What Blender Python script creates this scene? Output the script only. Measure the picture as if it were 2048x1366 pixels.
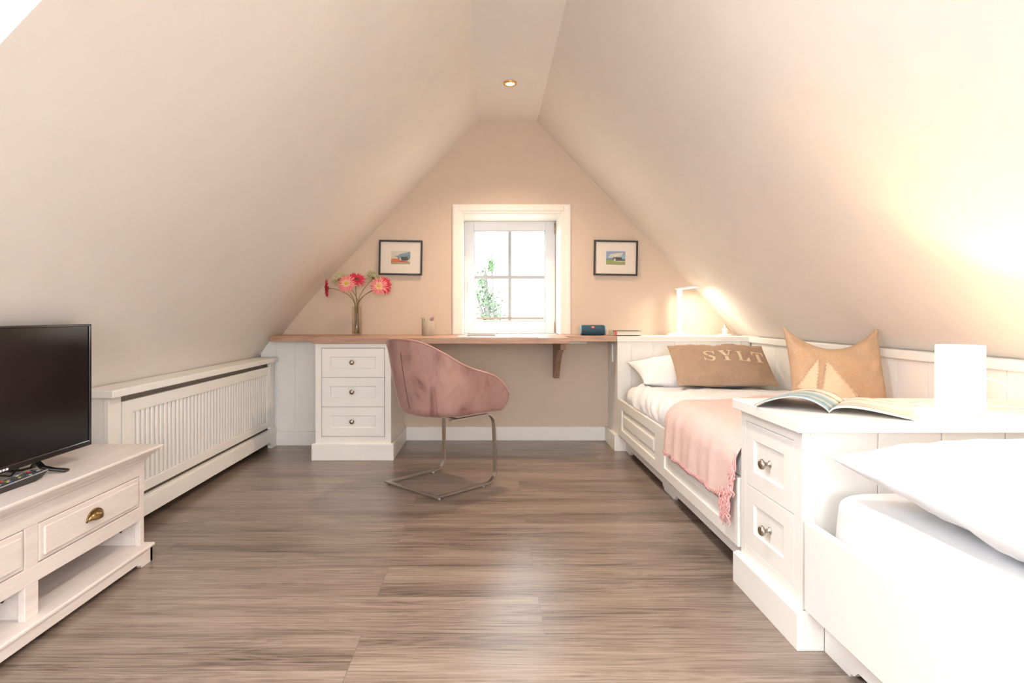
import bpy, bmesh, math, random
from mathutils import Vector, Matrix, noise
from math import sin, cos, pi, radians, sqrt

for o in list(bpy.data.objects):
    bpy.data.objects.remove(o, do_unlink=True)
scene = bpy.context.scene
COL = scene.collection
random.seed(7)

# ------------------------------------------------------------------ camera, sky, light, exposure
cam_data = bpy.data.cameras.new('camera')
cam = bpy.data.objects.new('camera', cam_data)
COL.objects.link(cam)
cam.location = (0.0, 0.0, 0.907)
cam.rotation_euler = (radians(90), 0, 0)
cam_data.sensor_width = 36.0
cam_data.lens = 36.0 * 1223.0 / 2048.0
cam_data.shift_x = 44.0 / 2048.0
cam_data.shift_y = -55.0 / 2048.0
cam_data.clip_start = 0.05
cam_data.clip_end = 300
scene.camera = cam

EXPOSURE = 1.05
SKY = 4.5            # daylight
SKYLIGHT = 10.5      # watts, daylight falling through the roof window
WARM = (1.0, 0.70, 0.42)
DOWN = 16.0          # watts, recessed ceiling lamps, the desk one and the added fill ones

scene.view_settings.view_transform = 'Standard'
scene.view_settings.look = 'None'
scene.view_settings.exposure = EXPOSURE
scene.view_settings.gamma = 1.0
scene.view_settings.use_curve_mapping = False

world = bpy.data.worlds.new('sky')
scene.world = world
world.use_nodes = True
bg = world.node_tree.nodes['Background']
bg.inputs['Color'].default_value = (0.93, 0.97, 1.0, 1)
bg.inputs['Strength'].default_value = SKY


def area_light(name, loc, direction, sx, sy, power, color=(1, 1, 1), portal=False):
    l = bpy.data.lights.new(name, 'AREA')
    l.shape = 'RECTANGLE'
    l.size, l.size_y = sx, sy
    l.energy = power
    l.color = color
    if portal:
        l.cycles.is_portal = True
    o = bpy.data.objects.new(name, l)
    COL.objects.link(o)
    o.location = loc
    o.rotation_euler = Vector(direction).to_track_quat('-Z', 'Y').to_euler()
    return o


S1 = 1.0587                       # roof slope: dz / dx
SL = Vector((1, 0, S1)).normalized()      # up the left slope
NL = Vector((S1, 0, -1)).normalized()     # inward normal of the left slope


def slope_x_left(z):
    return -0.083 - (2.292 - z) / S1


# daylight just outside the roof window, and fill at the added rear window
zc = 1.57
area_light('daylight_roof_window', Vector((slope_x_left(zc), 0.75, zc)) - NL * 0.30, NL, 0.80, 0.98, SKYLIGHT, (0.90, 0.95, 1.0))
area_light('fill_rear_window', (0.15, -2.78, 1.25), (0, 1, 0), 1.0, 1.2, 36, (0.93, 0.96, 1.0))  # fill lamp for the added rear window

# fill for an added roof window in the right slope, unseen behind the camera
NR = Vector((-S1, 0, -1)).normalized()
area_light('fill_right_roof_window', Vector((0.338 + (2.292 - 1.55) / S1, -1.35, 1.55)) - NR * 0.30, NR, 0.80, 0.98, 44, (0.92, 0.96, 1.0))

# ------------------------------------------------------------------ materials
MATS = {}


def mat(name, color=(0.8, 0.8, 0.8), rough=0.5, metal=0.0, spec=0.5, coat=0.0, bump=0.0, bscale=200.0,
        var=0.0, vscale=8.0, sheen=0.0, emit=None, estr=0.0, stretch=(1, 1, 1), coat_rough=0.1, sub=0.0):
    m = bpy.data.materials.new(name)
    m.use_nodes = True
    nt = m.node_tree
    b = nt.nodes['Principled BSDF']
    b.inputs['Base Color'].default_value = (*color, 1)
    b.inputs['Roughness'].default_value = rough
    b.inputs['Metallic'].default_value = metal
    b.inputs['Specular IOR Level'].default_value = spec
    b.inputs['Coat Weight'].default_value = coat
    b.inputs['Coat Roughness'].default_value = coat_rough
    if sheen:
        b.inputs['Sheen Weight'].default_value = sheen
        b.inputs['Sheen Roughness'].default_value = 0.4
        b.inputs['Sheen Tint'].default_value = (*[min(1, c * 1.5 + .2) for c in color], 1)
    if emit:
        b.inputs['Emission Color'].default_value = (*emit, 1)
        b.inputs['Emission Strength'].default_value = estr
    tc = nt.nodes.new('ShaderNodeTexCoord')
    mp = nt.nodes.new('ShaderNodeMapping')
    mp.inputs['Scale'].default_value = stretch
    nt.links.new(tc.outputs['Object'], mp.inputs['Vector'])
    n = nt.nodes.new('ShaderNodeTexNoise')
    n.inputs['Scale'].default_value = vscale
    n.inputs['Detail'].default_value = 4
    nt.links.new(mp.outputs[0], n.inputs['Vector'])
    r = nt.nodes.new('ShaderNodeValToRGB')
    v = max(var, 0.012)
    r.color_ramp.elements[0].position = 0.3
    r.color_ramp.elements[1].position = 0.7
    r.color_ramp.elements[0].color = (*[max(0, c * (1 - v)) for c in color], 1)
    r.color_ramp.elements[1].color = (*[min(1, c * (1 + v)) for c in color], 1)
    nt.links.new(n.outputs['Fac'], r.inputs['Fac'])
    nt.links.new(r.outputs['Color'], b.inputs['Base Color'])
    if bump:
        n2 = nt.nodes.new('ShaderNodeTexNoise')
        n2.inputs['Scale'].default_value = bscale
        n2.inputs['Detail'].default_value = 3
        nt.links.new(mp.outputs[0], n2.inputs['Vector'])
        bp = nt.nodes.new('ShaderNodeBump')
        bp.inputs['Strength'].default_value = bump
        bp.inputs['Distance'].default_value = 0.002
        nt.links.new(n2.outputs['Fac'], bp.inputs['Height'])
        nt.links.new(bp.outputs[0], b.inputs['Normal'])
    MATS[name] = m
    return m


def wood(name, dark, light, rough=0.5, scale=(1.5, 14, 14), coat=0.0, nscale=3.0, knots=False):
    m = bpy.data.materials.new(name)
    m.use_nodes = True
    nt = m.node_tree
    L = nt.links
    b = nt.nodes['Principled BSDF']
    b.inputs['Roughness'].default_value = rough
    b.inputs['Coat Weight'].default_value = coat
    tc = nt.nodes.new('ShaderNodeTexCoord')
    mp = nt.nodes.new('ShaderNodeMapping')
    mp.inputs['Scale'].default_value = scale
    L.new(tc.outputs['Object'], mp.inputs['Vector'])
    n = nt.nodes.new('ShaderNodeTexNoise')
    n.inputs['Scale'].default_value = nscale
    n.inputs['Detail'].default_value = 8
    n.inputs['Roughness'].default_value = 0.62
    n.inputs['Distortion'].default_value = 0.7
    L.new(mp.outputs[0], n.inputs['Vector'])
    r = nt.nodes.new('ShaderNodeValToRGB')
    r.color_ramp.elements[0].position = 0.33
    r.color_ramp.elements[1].position = 0.68
    r.color_ramp.elements[0].color = (*dark, 1)
    r.color_ramp.elements[1].color = (*light, 1)
    L.new(n.outputs['Fac'], r.inputs['Fac'])
    out = r.outputs['Color']
    if knots:
        vo = nt.nodes.new('ShaderNodeTexVoronoi')
        vo.inputs['Scale'].default_value = 3.1
        mp2 = nt.nodes.new('ShaderNodeMapping')
        mp2.inputs['Scale'].default_value = (1.4, .9, 1.4)
        L.new(tc.outputs['Object'], mp2.inputs['Vector'])
        L.new(mp2.outputs[0], vo.inputs['Vector'])
        r2 = nt.nodes.new('ShaderNodeValToRGB')
        r2.color_ramp.elements[0].position = 0.03
        r2.color_ramp.elements[1].position = 0.11
        r2.color_ramp.elements[0].color = (0.70, 0.60, 0.52, 1)
        r2.color_ramp.elements[1].color = (1, 1, 1, 1)
        L.new(vo.outputs['Distance'], r2.inputs['Fac'])
        mx = nt.nodes.new('ShaderNodeMix')
        mx.data_type = 'RGBA'
        mx.blend_type = 'MULTIPLY'
        mx.inputs['Factor'].default_value = 0.6
        L.new(out, mx.inputs['A'])
        L.new(r2.outputs['Color'], mx.inputs['B'])
        out = mx.outputs['Result']
    L.new(out, b.inputs['Base Color'])
    bp = nt.nodes.new('ShaderNodeBump')
    bp.inputs['Strength'].default_value = 0.15
    bp.inputs['Distance'].default_value = 0.001
    L.new(n.outputs['Fac'], bp.inputs['Height'])
    L.new(bp.outputs[0], b.inputs['Normal'])
    MATS[name] = m
    return m


def floor_material():
    m = bpy.data.materials.new('vinyl_planks')
    m.use_nodes = True
    nt = m.node_tree
    L = nt.links
    b = nt.nodes['Principled BSDF']
    tc = nt.nodes.new('ShaderNodeTexCoord')
    mp = nt.nodes.new('ShaderNodeMapping')
    mp.inputs['Location'].default_value = (-0.155, -1.96, 0)
    L.new(tc.outputs['Object'], mp.inputs['Vector'])
    br = nt.nodes.new('ShaderNodeTexBrick')
    br.offset = 0.37
    br.offset_frequency = 2
    br.inputs['Color1'].default_value = (0, 0, 0, 1)
    br.inputs['Color2'].default_value = (1, 1, 1, 1)
    br.inputs['Mortar'].default_value = (0.5, 0.5, 0.5, 1)
    br.inputs['Scale'].default_value = 1.0
    br.inputs['Mortar Size'].default_value = 0.0012
    br.inputs['Mortar Smooth'].default_value = 0.0
    br.inputs['Bias'].default_value = 0.0
    br.inputs['Brick Width'].default_value = 1.4
    br.inputs['Row Height'].default_value = 0.23
    L.new(mp.outputs[0], br.inputs['Vector'])
    sc = nt.nodes.new('ShaderNodeVectorMath')
    sc.operation = 'MULTIPLY'
    sc.inputs[1].default_value = (5.3, 2.1, 4.7)
    L.new(br.outputs['Color'], sc.inputs[0])
    ad = nt.nodes.new('ShaderNodeVectorMath')
    ad.operation = 'ADD'
    L.new(tc.outputs['Object'], ad.inputs[0])
    L.new(sc.outputs[0], ad.inputs[1])

    def nz(scale, vec, detail, dist, rough=.6):
        mm = nt.nodes.new('ShaderNodeMapping')
        mm.inputs['Scale'].default_value = vec
        L.new(ad.outputs[0], mm.inputs['Vector'])
        n = nt.nodes.new('ShaderNodeTexNoise')
        n.inputs['Scale'].default_value = scale
        n.inputs['Detail'].default_value = detail
        n.inputs['Roughness'].default_value = rough
        n.inputs['Distortion'].default_value = dist
        L.new(mm.outputs[0], n.inputs['Vector'])
        return n
    big = nz(2.2, (0.45, 4.2, 1), 3, 0.4)          # broad bands
    fine = nz(4.0, (0.8, 34, 1), 9, 0.25, .75)       # thin grain
    # cathedral rings
    mul = nt.nodes.new('ShaderNodeMath'); mul.operation = 'MULTIPLY'; mul.inputs[1].default_value = 22.0
    big2 = nz(1.6, (0.55, 5.0, 1), 2, 0.3)
    L.new(big2.outputs['Fac'], mul.inputs[0])
    fr = nt.nodes.new('ShaderNodeMath'); fr.operation = 'PINGPONG'; fr.inputs[1].default_value = 0.5
    L.new(mul.outputs[0], fr.inputs[0])
    a1 = nt.nodes.new('ShaderNodeMath'); a1.operation = 'MULTIPLY_ADD'; a1.inputs[1].default_value = 0.15
    L.new(fr.outputs[0], a1.inputs[0])
    L.new(fine.outputs['Fac'], a1.inputs[2])
    a2 = nt.nodes.new('ShaderNodeMath'); a2.operation = 'MULTIPLY_ADD'; a2.inputs[1].default_value = 0.55
    L.new(big.outputs['Fac'], a2.inputs[0])
    L.new(a1.outputs[0], a2.inputs[2])
    a3 = nt.nodes.new('ShaderNodeMath'); a3.operation = 'MULTIPLY_ADD'; a3.inputs[1].default_value = 0.035
    L.new(br.outputs['Color'], a3.inputs[0])
    L.new(a2.outputs[0], a3.inputs[2])
    r = nt.nodes.new('ShaderNodeValToRGB')
    e = r.color_ramp.elements
    e[0].position = 0.64; e[0].color = (0.058, 0.041, 0.033, 1)
    e[1].position = 1.00; e[1].color = (0.315, 0.242, 0.197, 1)
    k = e.new(0.80); k.color = (0.185, 0.132, 0.100, 1)
    L.new(a3.outputs[0], r.inputs['Fac'])
    mx = nt.nodes.new('ShaderNodeMix'); mx.data_type = 'RGBA'
    L.new(br.outputs['Fac'], mx.inputs['Factor'])
    L.new(r.outputs['Color'], mx.inputs['A'])
    mx.inputs['B'].default_value = (0.15, 0.115, 0.095, 1)
    L.new(mx.outputs['Result'], b.inputs['Base Color'])
    b.inputs['Roughness'].default_value = 0.33
    b.inputs['Specular IOR Level'].default_value = 0.75
    b.inputs['Coat Weight'].default_value = 0.25
    b.inputs['Coat Roughness'].default_value = 0.3
    bp = nt.nodes.new('ShaderNodeBump')
    bp.inputs['Strength'].default_value = 0.12
    bp.inputs['Distance'].default_value = 0.001
    L.new(a1.outputs[0], bp.inputs['Height'])
    L.new(bp.outputs[0], b.inputs['Normal'])
    MATS['floor'] = m
    return m


def glass_mat(name, tint=(1, 1, 1), ior=1.45, strength=1.0):
    m = bpy.data.materials.new(name)
    m.use_nodes = True
    nt = m.node_tree
    for n in list(nt.nodes):
        nt.nodes.remove(n)
    out = nt.nodes.new('ShaderNodeOutputMaterial')
    tr = nt.nodes.new('ShaderNodeBsdfTransparent')
    tr.inputs['Color'].default_value = (*tint, 1)
    gl = nt.nodes.new('ShaderNodeBsdfGlossy')
    gl.inputs['Roughness'].default_value = 0.02
    gl.inputs['Color'].default_value = (strength, strength, strength, 1)
    lw = nt.nodes.new('ShaderNodeLayerWeight')
    lw.inputs['Blend'].default_value = 0.5
    pw = nt.nodes.new('ShaderNodeMath'); pw.operation = 'POWER'; pw.inputs[1].default_value = 4.0
    nt.links.new(lw.outputs['Facing'], pw.inputs[0])
    fr = nt.nodes.new('ShaderNodeMath'); fr.operation = 'MULTIPLY_ADD'
    fr.inputs[1].default_value = 0.75; fr.inputs[2].default_value = (ior - 1) ** 2 / (ior + 1) ** 2
    nt.links.new(pw.outputs[0], fr.inputs[0])
    mx = nt.nodes.new('ShaderNodeMixShader')
    nt.links.new(fr.outputs[0], mx.inputs[0])
    nt.links.new(tr.outputs[0], mx.inputs[1])
    nt.links.new(gl.outputs[0], mx.inputs[2])
    nt.links.new(mx.outputs[0], out.inputs[0])
    MATS[name] = m
    return m


floor_material()
mat('plaster', (0.83, 0.775, 0.715), 0.85, spec=0.2, bump=0.25, bscale=350, var=0.012)
mat('plaster_ceiling', (0.84, 0.80, 0.75), 0.85, spec=0.2, bump=0.2, bscale=350, var=0.01)
mat('gable_paint', (0.67, 0.55, 0.445), 0.85, spec=0.2, bump=0.25, bscale=350, var=0.012)
mat('white_paint', (0.88, 0.86, 0.82), 0.38, spec=0.45, var=0.008)
mat('bar_grey', (0.42, 0.44, 0.46), 0.5)
mat('window_white', (0.74, 0.755, 0.765), 0.3, spec=0.5)
mat('casing_white', (0.88, 0.83, 0.77), 0.45)
mat('slot_dim_brown', (0.30, 0.26, 0.215), 0.8)
mat('gap_shadow_dark', (0.17, 0.145, 0.12), 0.8)
wood('oak', (0.37, 0.215, 0.145), (0.56, 0.36, 0.255), 0.45, (1.2, 12, 12))
wood('oak_vertical', (0.26, 0.15, 0.10), (0.42, 0.26, 0.185), 0.5, (12, 12, 1.5))
wood('pine', (0.70, 0.61, 0.56), (0.80, 0.72, 0.67), 0.42, (14, 1.1, 14), knots=True)
mat('black_gloss', (0.006, 0.006, 0.008), 0.12, coat=0.6)
mat('black_plastic', (0.02, 0.02, 0.022), 0.35)
mat('screen', (0.004, 0.004, 0.005), 0.14, spec=0.6)
mat('silver', (0.62, 0.64, 0.66), 0.3, metal=0.9)
mat('badge_silver', (0.7, 0.7, 0.72), 0.4)
mat('brass', (0.30, 0.20, 0.09), 0.28, metal=1.0, var=0.25, vscale=30)
mat('screw', (0.12, 0.10, 0.08), 0.4, metal=0.7)
mat('nickel', (0.42, 0.37, 0.32), 0.25, metal=1.0)
mat('steel', (0.60, 0.57, 0.54), 0.28, metal=1.0, var=0.06, vscale=60)
mat('linen_white', (0.87, 0.88, 0.91), 0.9, spec=0.15, bump=0.15, bscale=600)
mat('sheet_white', (0.80, 0.795, 0.80), 0.9, spec=0.15, bump=0.15, bscale=600)
mat('brown_linen', (0.47, 0.33, 0.235), 0.9, spec=0.15, bump=0.5, bscale=500, var=0.08, vscale=120)
mat('stencil', (0.80, 0.66, 0.48), 0.9, spec=0.1, bump=0.4, bscale=500, var=0.05, vscale=120)
mat('sand_linen', (0.56, 0.38, 0.245), 0.9, spec=0.15, bump=0.6, bscale=420, var=0.07, vscale=130)
mat('sail', (0.76, 0.59, 0.41), 0.9, spec=0.1, bump=0.5, bscale=420, var=0.05, vscale=90)
mat('pink_throw', (0.86, 0.63, 0.59), 0.95, spec=0.1, bump=0.8, bscale=260, var=0.07, vscale=160)
mat('pink_fringe', (0.80, 0.45, 0.43), 0.95, spec=0.1, var=0.12, vscale=80)
mat('petal_pink', (0.90, 0.30, 0.30), 0.6, var=0.12, vscale=60)
mat('petal_magenta', (0.66, 0.018, 0.085), 0.6, var=0.25, vscale=50)
mat('petal_green', (0.72, 0.70, 0.42), 0.6, var=0.15, vscale=50)
mat('petal_tip', (0.93, 0.62, 0.46), 0.6)
mat('flower_eye', (0.62, 0.44, 0.05), 0.7, var=0.3, vscale=200, bump=0.6, bscale=400)
mat('flower_eye_dark', (0.10, 0.07, 0.03), 0.8)
mat('stem', (0.17, 0.14, 0.055), 0.6)
mat('cup_taupe', (0.42, 0.36, 0.29), 0.6)
mat('pencil_green', (0.12, 0.20, 0.06), 0.4)
mat('pencil_purple', (0.14, 0.07, 0.16), 0.4)
mat('pencil_red', (0.45, 0.05, 0.06), 0.4)
mat('pencil_blue', (0.06, 0.10, 0.30), 0.4)
mat('pencil_wood', (0.66, 0.46, 0.27), 0.7)
mat('notebook_cover', (0.30, 0.28, 0.25), 0.6)
mat('paper', (0.80, 0.75, 0.66), 0.8)
mat('pad', (0.50, 0.53, 0.60), 0.35)
mat('speaker_blue', (0.025, 0.085, 0.14), 0.75, bump=0.8, bscale=900, var=0.15, vscale=300)
mat('speaker_ring', (0.30, 0.42, 0.50), 0.35)
mat('badge_red', (0.75, 0.05, 0.05), 0.4)
mat('white_print', (0.85, 0.8, 0.8), 0.5)
mat('book_green', (0.10, 0.13, 0.09), 0.6)
mat('book_spine', (0.62, 0.60, 0.50), 0.6, var=0.35, vscale=120)
mat('book_red', (0.62, 0.10, 0.08), 0.6)
mat('frame_black', (0.022, 0.016, 0.013), 0.35)
mat('mount', (0.80, 0.73, 0.65), 0.8)
mat('plastic_white', (0.85, 0.84, 0.80), 0.35)
mat('lamp_bulb', (1, 0.9, 0.75), 0.5, emit=(1, 0.80, 0.52), estr=60)
mat('led', (1, 1, 1), 0.5, emit=(1, 0.90, 0.76), estr=9)
mat('downlight_glow', (1, 1, 1), 0.5, emit=(1, 0.85, 0.6), estr=30)
mat('brass_rim', (0.85, 0.54, 0.20), 0.3, metal=1.0)
mat('foliage', (0.105, 0.165, 0.085), 0.9, spec=0.0, var=0.4, vscale=4)
mat('twig', (0.13, 0.125, 0.12), 0.9, spec=0.0)
mat('lawn_bounce', (0.36, 0.38, 0.33), 0.95, var=0.2, vscale=1)
glass_mat('window_glass', strength=0.08)
glass_mat('picture_glass')
glass_mat('vase_glass', (0.97, 0.97, 0.955), 1.5)
glass_mat('water', (0.97, 0.965, 0.95), 1.33)


def shade_material():
    m = mat('lamp_shade', (0.95, 0.88, 0.74), 0.9, emit=(1.0, 0.84, 0.60), estr=2.6)
    nt = m.node_tree
    b = nt.nodes['Principled BSDF']
    out = nt.nodes['Material Output']
    t = nt.nodes.new('ShaderNodeBsdfTranslucent')
    t.inputs['Color'].default_value = (0.95, 0.85, 0.66, 1)
    mx = nt.nodes.new('ShaderNodeMixShader')
    mx.inputs[0].default_value = 0.5
    nt.links.new(b.outputs[0], mx.inputs[1])
    nt.links.new(t.outputs[0], mx.inputs[2])
    nt.links.new(mx.outputs[0], out.inputs[0])


shade_material()


def velvet_material():
    m = bpy.data.materials.new('pink_velvet')
    m.use_nodes = True
    nt = m.node_tree
    L = nt.links
    b = nt.nodes['Principled BSDF']
    b.inputs['Roughness'].default_value = 0.75
    b.inputs['Specular IOR Level'].default_value = 0.15
    b.inputs['Sheen Weight'].default_value = 0.55
    b.inputs['Sheen Roughness'].default_value = 0.35
    b.inputs['Sheen Tint'].default_value = (0.95, 0.68, 0.62, 1)
    tc = nt.nodes.new('ShaderNodeTexCoord')
    mp = nt.nodes.new('ShaderNodeMapping')
    mp.inputs['Scale'].default_value = (9, 9, 4.5)
    L.new(tc.outputs['Object'], mp.inputs['Vector'])
    n = nt.nodes.new('ShaderNodeTexNoise')
    n.inputs['Scale'].default_value = 1.0
    n.inputs['Detail'].default_value = 6
    n.inputs['Distortion'].default_value = 0.8
    L.new(mp.outputs[0], n.inputs['Vector'])
    r = nt.nodes.new('ShaderNodeValToRGB')
    e = r.color_ramp.elements
    e[0].position = 0.30; e[0].color = (0.185, 0.088, 0.078, 1)
    e[1].position = 0.62; e[1].color = (0.42, 0.255, 0.22, 1)
    k = e.new(0.44); k.color = (0.35, 0.20, 0.175, 1)
    L.new(n.outputs['Fac'], r.inputs['Fac'])
    L.new(r.outputs['Color'], b.inputs['Base Color'])
    MATS['velvet'] = m


velvet_material()
mat('velvet_dark', (0.10, 0.04, 0.035), 0.8)
mat('velvet_piping', (0.50, 0.27, 0.235), 0.7, sheen=0.5)


# ------------------------------------------------------------------ helpers
def thing(name, label, cat, loc=(0, 0, 0), group=None):
    o = bpy.data.objects.new(name, None)
    o.empty_display_size = 0.05
    COL.objects.link(o)
    o.location = loc
    o['label'] = label
    o['category'] = cat
    if group:
        o['group'] = group
    return o


def tag(o, label, cat, group=None):
    o['label'] = label
    o['category'] = cat
    if group:
        o['group'] = group
    return o


def root_loc(o):
    v = Vector((0, 0, 0))
    while o is not None:
        v += Vector(o.location)
        o = o.parent
    return v


class MB:
    """collects shapes (world coordinates) and links them as one mesh object"""

    def __init__(self):
        self.bm = bmesh.new()
        self.mi = 0

    def _face(self, vs, smooth=False):
        try:
            f = self.bm.faces.new(vs)
            f.material_index = self.mi
            f.smooth = smooth
            return f
        except ValueError:
            return None

    def obox(self, O, U, V, N, u0, u1, v0, v1, n0, n1):
        O, U, V, N = Vector(O), Vector(U), Vector(V), Vector(N)
        p = [self.bm.verts.new(O + U * u + V * v + N * n) for n in (n0, n1) for v in (v0, v1) for u in (u0, u1)]
        for q in ((0, 1, 3, 2), (4, 6, 7, 5), (0, 4, 5, 1), (2, 3, 7, 6), (0, 2, 6, 4), (1, 5, 7, 3)):
            self._face([p[i] for i in q])
        return self

    def box(self, x0, x1, y0, y1, z0, z1):
        return self.obox((0, 0, 0), (1, 0, 0), (0, 1, 0), (0, 0, 1), x0, x1, y0, y1, z0, z1)

    def prism(self, pts, O, U, V, N, n0, n1):
        """closed 2-d outline in U,V extruded along N"""
        O, U, V, N = Vector(O), Vector(U), Vector(V), Vector(N)
        a = [self.bm.verts.new(O + U * u + V * v + N * n0) for u, v in pts]
        b = [self.bm.verts.new(O + U * u + V * v + N * n1) for u, v in pts]
        self._face(a[::-1])
        self._face(b)
        k = len(pts)
        for i in range(k):
            self._face([a[i], a[(i + 1) % k], b[(i + 1) % k], b[i]])
        return self

    def grid(self, fn, nu, nv, closed_u=False, smooth=True):
        rows = []
        for j in range(nv + 1):
            row = []
            for i in range(nu + (0 if closed_u else 1)):
                row.append(self.bm.verts.new(fn(i / nu, j / nv)))
            rows.append(row)
        w = len(rows[0])
        for j in range(nv):
            for i in range(nu):
                i2 = (i + 1) % w
                self._face([rows[j][i], rows[j][i2], rows[j + 1][i2], rows[j + 1][i]], smooth)
        return rows

    def tube(self, pts, r, seg=8, cap=True):
        pts = [Vector(p) for p in pts]
        n = len(pts)
        rs = r if isinstance(r, (list, tuple)) else [r] * n
        up = None
        rings = []
        for i, p in enumerate(pts):
            d = (pts[min(i + 1, n - 1)] - pts[max(i - 1, 0)]).normalized()
            if up is None:
                up = d.orthogonal().normalized()
            up = (up - d * up.dot(d))
            if up.length < 1e-6:
                up = d.orthogonal()
            up.normalize()
            s = d.cross(up)
            rings.append([self.bm.verts.new(p + (up * cos(2 * pi * k / seg) + s * sin(2 * pi * k / seg)) * rs[i]) for k in range(seg)])
        for a, b in zip(rings, rings[1:]):
            for k in range(seg):
                self._face([a[k], a[(k + 1) % seg], b[(k + 1) % seg], b[k]], True)
        if cap:
            self._face(rings[0][::-1], False)
            self._face(rings[-1], False)
        return self

    def ribbon(self, pts, side, w, t):
        """flat bar: rectangle w (along side) x t swept along pts"""
        pts = [Vector(p) for p in pts]
        side = Vector(side).normalized()
        n = len(pts)
        rings = []
        for i, p in enumerate(pts):
            d = (pts[min(i + 1, n - 1)] - pts[max(i - 1, 0)]).normalized()
            nn = d.cross(side).normalized()
            rings.append([self.bm.verts.new(p + side * a * w / 2 + nn * b * t / 2) for a, b in ((-1, -1), (1, -1), (1, 1), (-1, 1))])
        for a, b in zip(rings, rings[1:]):
            for k in range(4):
                self._face([a[k], a[(k + 1) % 4], b[(k + 1) % 4], b[k]])
        self._face(rings[0][::-1])
        self._face(rings[-1])
        return self

    def lathe(self, prof, c, axis=(0, 0, 1), seg=24, smooth=True):
        """prof: list of (radius, height along axis)"""
        c = Vector(c)
        A = Vector(axis).normalized()
        X = A.orthogonal().normalized()
        Y = A.cross(X)
        rings = []
        for r, h in prof:
            if r < 1e-6:
                rings.append([self.bm.verts.new(c + A * h)])
            else:
                rings.append([self.bm.verts.new(c + A * h + (X * cos(2 * pi * k / seg) + Y * sin(2 * pi * k / seg)) * r) for k in range(seg)])
        for a, b in zip(rings, rings[1:]):
            for k in range(seg):
                k2 = (k + 1) % seg
                if len(a) == 1 and len(b) == 1:
                    continue
                if len(a) == 1:
                    self._face([a[0], b[k2], b[k]], smooth)
                elif len(b) == 1:
                    self._face([a[k], a[k2], b[0]], smooth)
                else:
                    self._face([a[k], a[k2], b[k2], b[k]], smooth)
        return self

    def build(self, name, m, parent=None, bevel=0.0, seg=2, smooth=False, subsurf=0, solid=0.0, kind=None, label=None, weld=False):
        if weld:
            bmesh.ops.remove_doubles(self.bm, verts=self.bm.verts, dist=1e-5)
        bmesh.ops.recalc_face_normals(self.bm, faces=self.bm.faces)
        me = bpy.data.meshes.new(name)
        self.bm.to_mesh(me)
        self.bm.free()
        for mm in (m if isinstance(m, (list, tuple)) else [m]):
            me.materials.append(MATS[mm])
        if smooth:
            for p in me.polygons:
                p.use_smooth = True
        o = bpy.data.objects.new(name, me)
        COL.objects.link(o)
        # origin at the bottom centre of the shape
        xs = [v.co for v in me.vertices]
        lo = Vector((min(v.x for v in xs), min(v.y for v in xs), min(v.z for v in xs)))
        hi = Vector((max(v.x for v in xs), max(v.y for v in xs), max(v.z for v in xs)))
        keep = name in ('floor',) or (kind == 'structure')
        org = Vector((0, 0, 0)) if keep else Vector(((lo.x + hi.x) / 2, (lo.y + hi.y) / 2, lo.z))
        me.transform(Matrix.Translation(-org))
        o.location = org
        if parent is not None:
            o.parent = parent
            o.location = org - root_loc(parent)
        if solid:
            s = o.modifiers.new('solid', 'SOLIDIFY')
            s.thickness = solid
            s.offset = 0
        if bevel:
            b = o.modifiers.new('bevel', 'BEVEL')
            b.width = bevel
            b.segments = seg
            b.limit_method = 'ANGLE'
            b.angle_limit = radians(40)
        if subsurf:
            s = o.modifiers.new('sub', 'SUBSURF')
            s.levels = s.render_levels = subsurf
        if kind:
            o['kind'] = kind
        if label:
            o['label'] = label
        return o


X, Y, Z = Vector((1, 0, 0)), Vector((0, 1, 0)), Vector((0, 0, 1))


def framed(mb, O, U, V, N, u0, u1, v0, v1, t, iu, iv, depth):
    """drawer front with a sunk centre panel; N points out of the face, front face at n=0"""
    O, U, V, N = Vector(O), Vector(U), Vector(V), Vector(N)
    def ring(a, b, c, d, n):
        return [mb.bm.verts.new(O + U * p + V * q + N * n) for p, q in ((a, c), (b, c), (b, d), (a, d))]
    of = ring(u0, u1, v0, v1, 0); ob = ring(u0, u1, v0, v1, -t)
    f = ring(u0 + iu, u1 - iu, v0 + iv, v1 - iv, 0); g = ring(u0 + iu + .003, u1 - iu - .003, v0 + iv + .003, v1 - iv - .003, -depth)
    for k in range(4):
        k2 = (k + 1) % 4
        mb._face([of[k], of[k2], f[k2], f[k]])
        mb._face([f[k], f[k2], g[k2], g[k]])
        mb._face([ob[k2], ob[k], of[k], of[k2]])
    mb._face(g)
    mb._face(ob[::-1])


def boards(mb, O, U, V, N, u0, u1, v0, v1, n0, n1, first, step, gap=0.003):
    """beadboard: backing plus boards with narrow grooves"""
    mb.obox(O, U, V, N, u0, u1, v0, v1, n0, n1 - 0.004)
    cuts = [u0]
    u = first
    while u < u1 - 0.01:
        if u > u0 + 0.01:
            cuts.append(u)
        u += step
    cuts.append(u1)
    for a, b in zip(cuts, cuts[1:]):
        mb.obox(O, U, V, N, a + (gap / 2 if a > u0 else 0), b - (gap / 2 if b < u1 else 0), v0, v1, n1 - 0.0045, n1)


def knob(parent, loc, axis, s=1.0):
    mb = MB()
    mb.lathe([(0.0, 0), (0.0105 * s, 0), (0.0105 * s, 0.002 * s), (0.006 * s, 0.005 * s), (0.0055 * s, 0.014 * s), (0.011 * s, 0.018 * s),
              (0.0155 * s, 0.022 * s), (0.0155 * s, 0.026 * s), (0.012 * s, 0.031 * s), (0.005 * s, 0.0335 * s), (0.0, 0.034 * s)], loc, axis, 20)
    return mb.build('knob', 'nickel', parent, label='round nickel knob')


# ------------------------------------------------------------------ room shell
YB, YF = 4.40, -2.6


def struct(mb, name, m, **k):
    return mb.build(name, m, kind='structure', **k)


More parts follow.
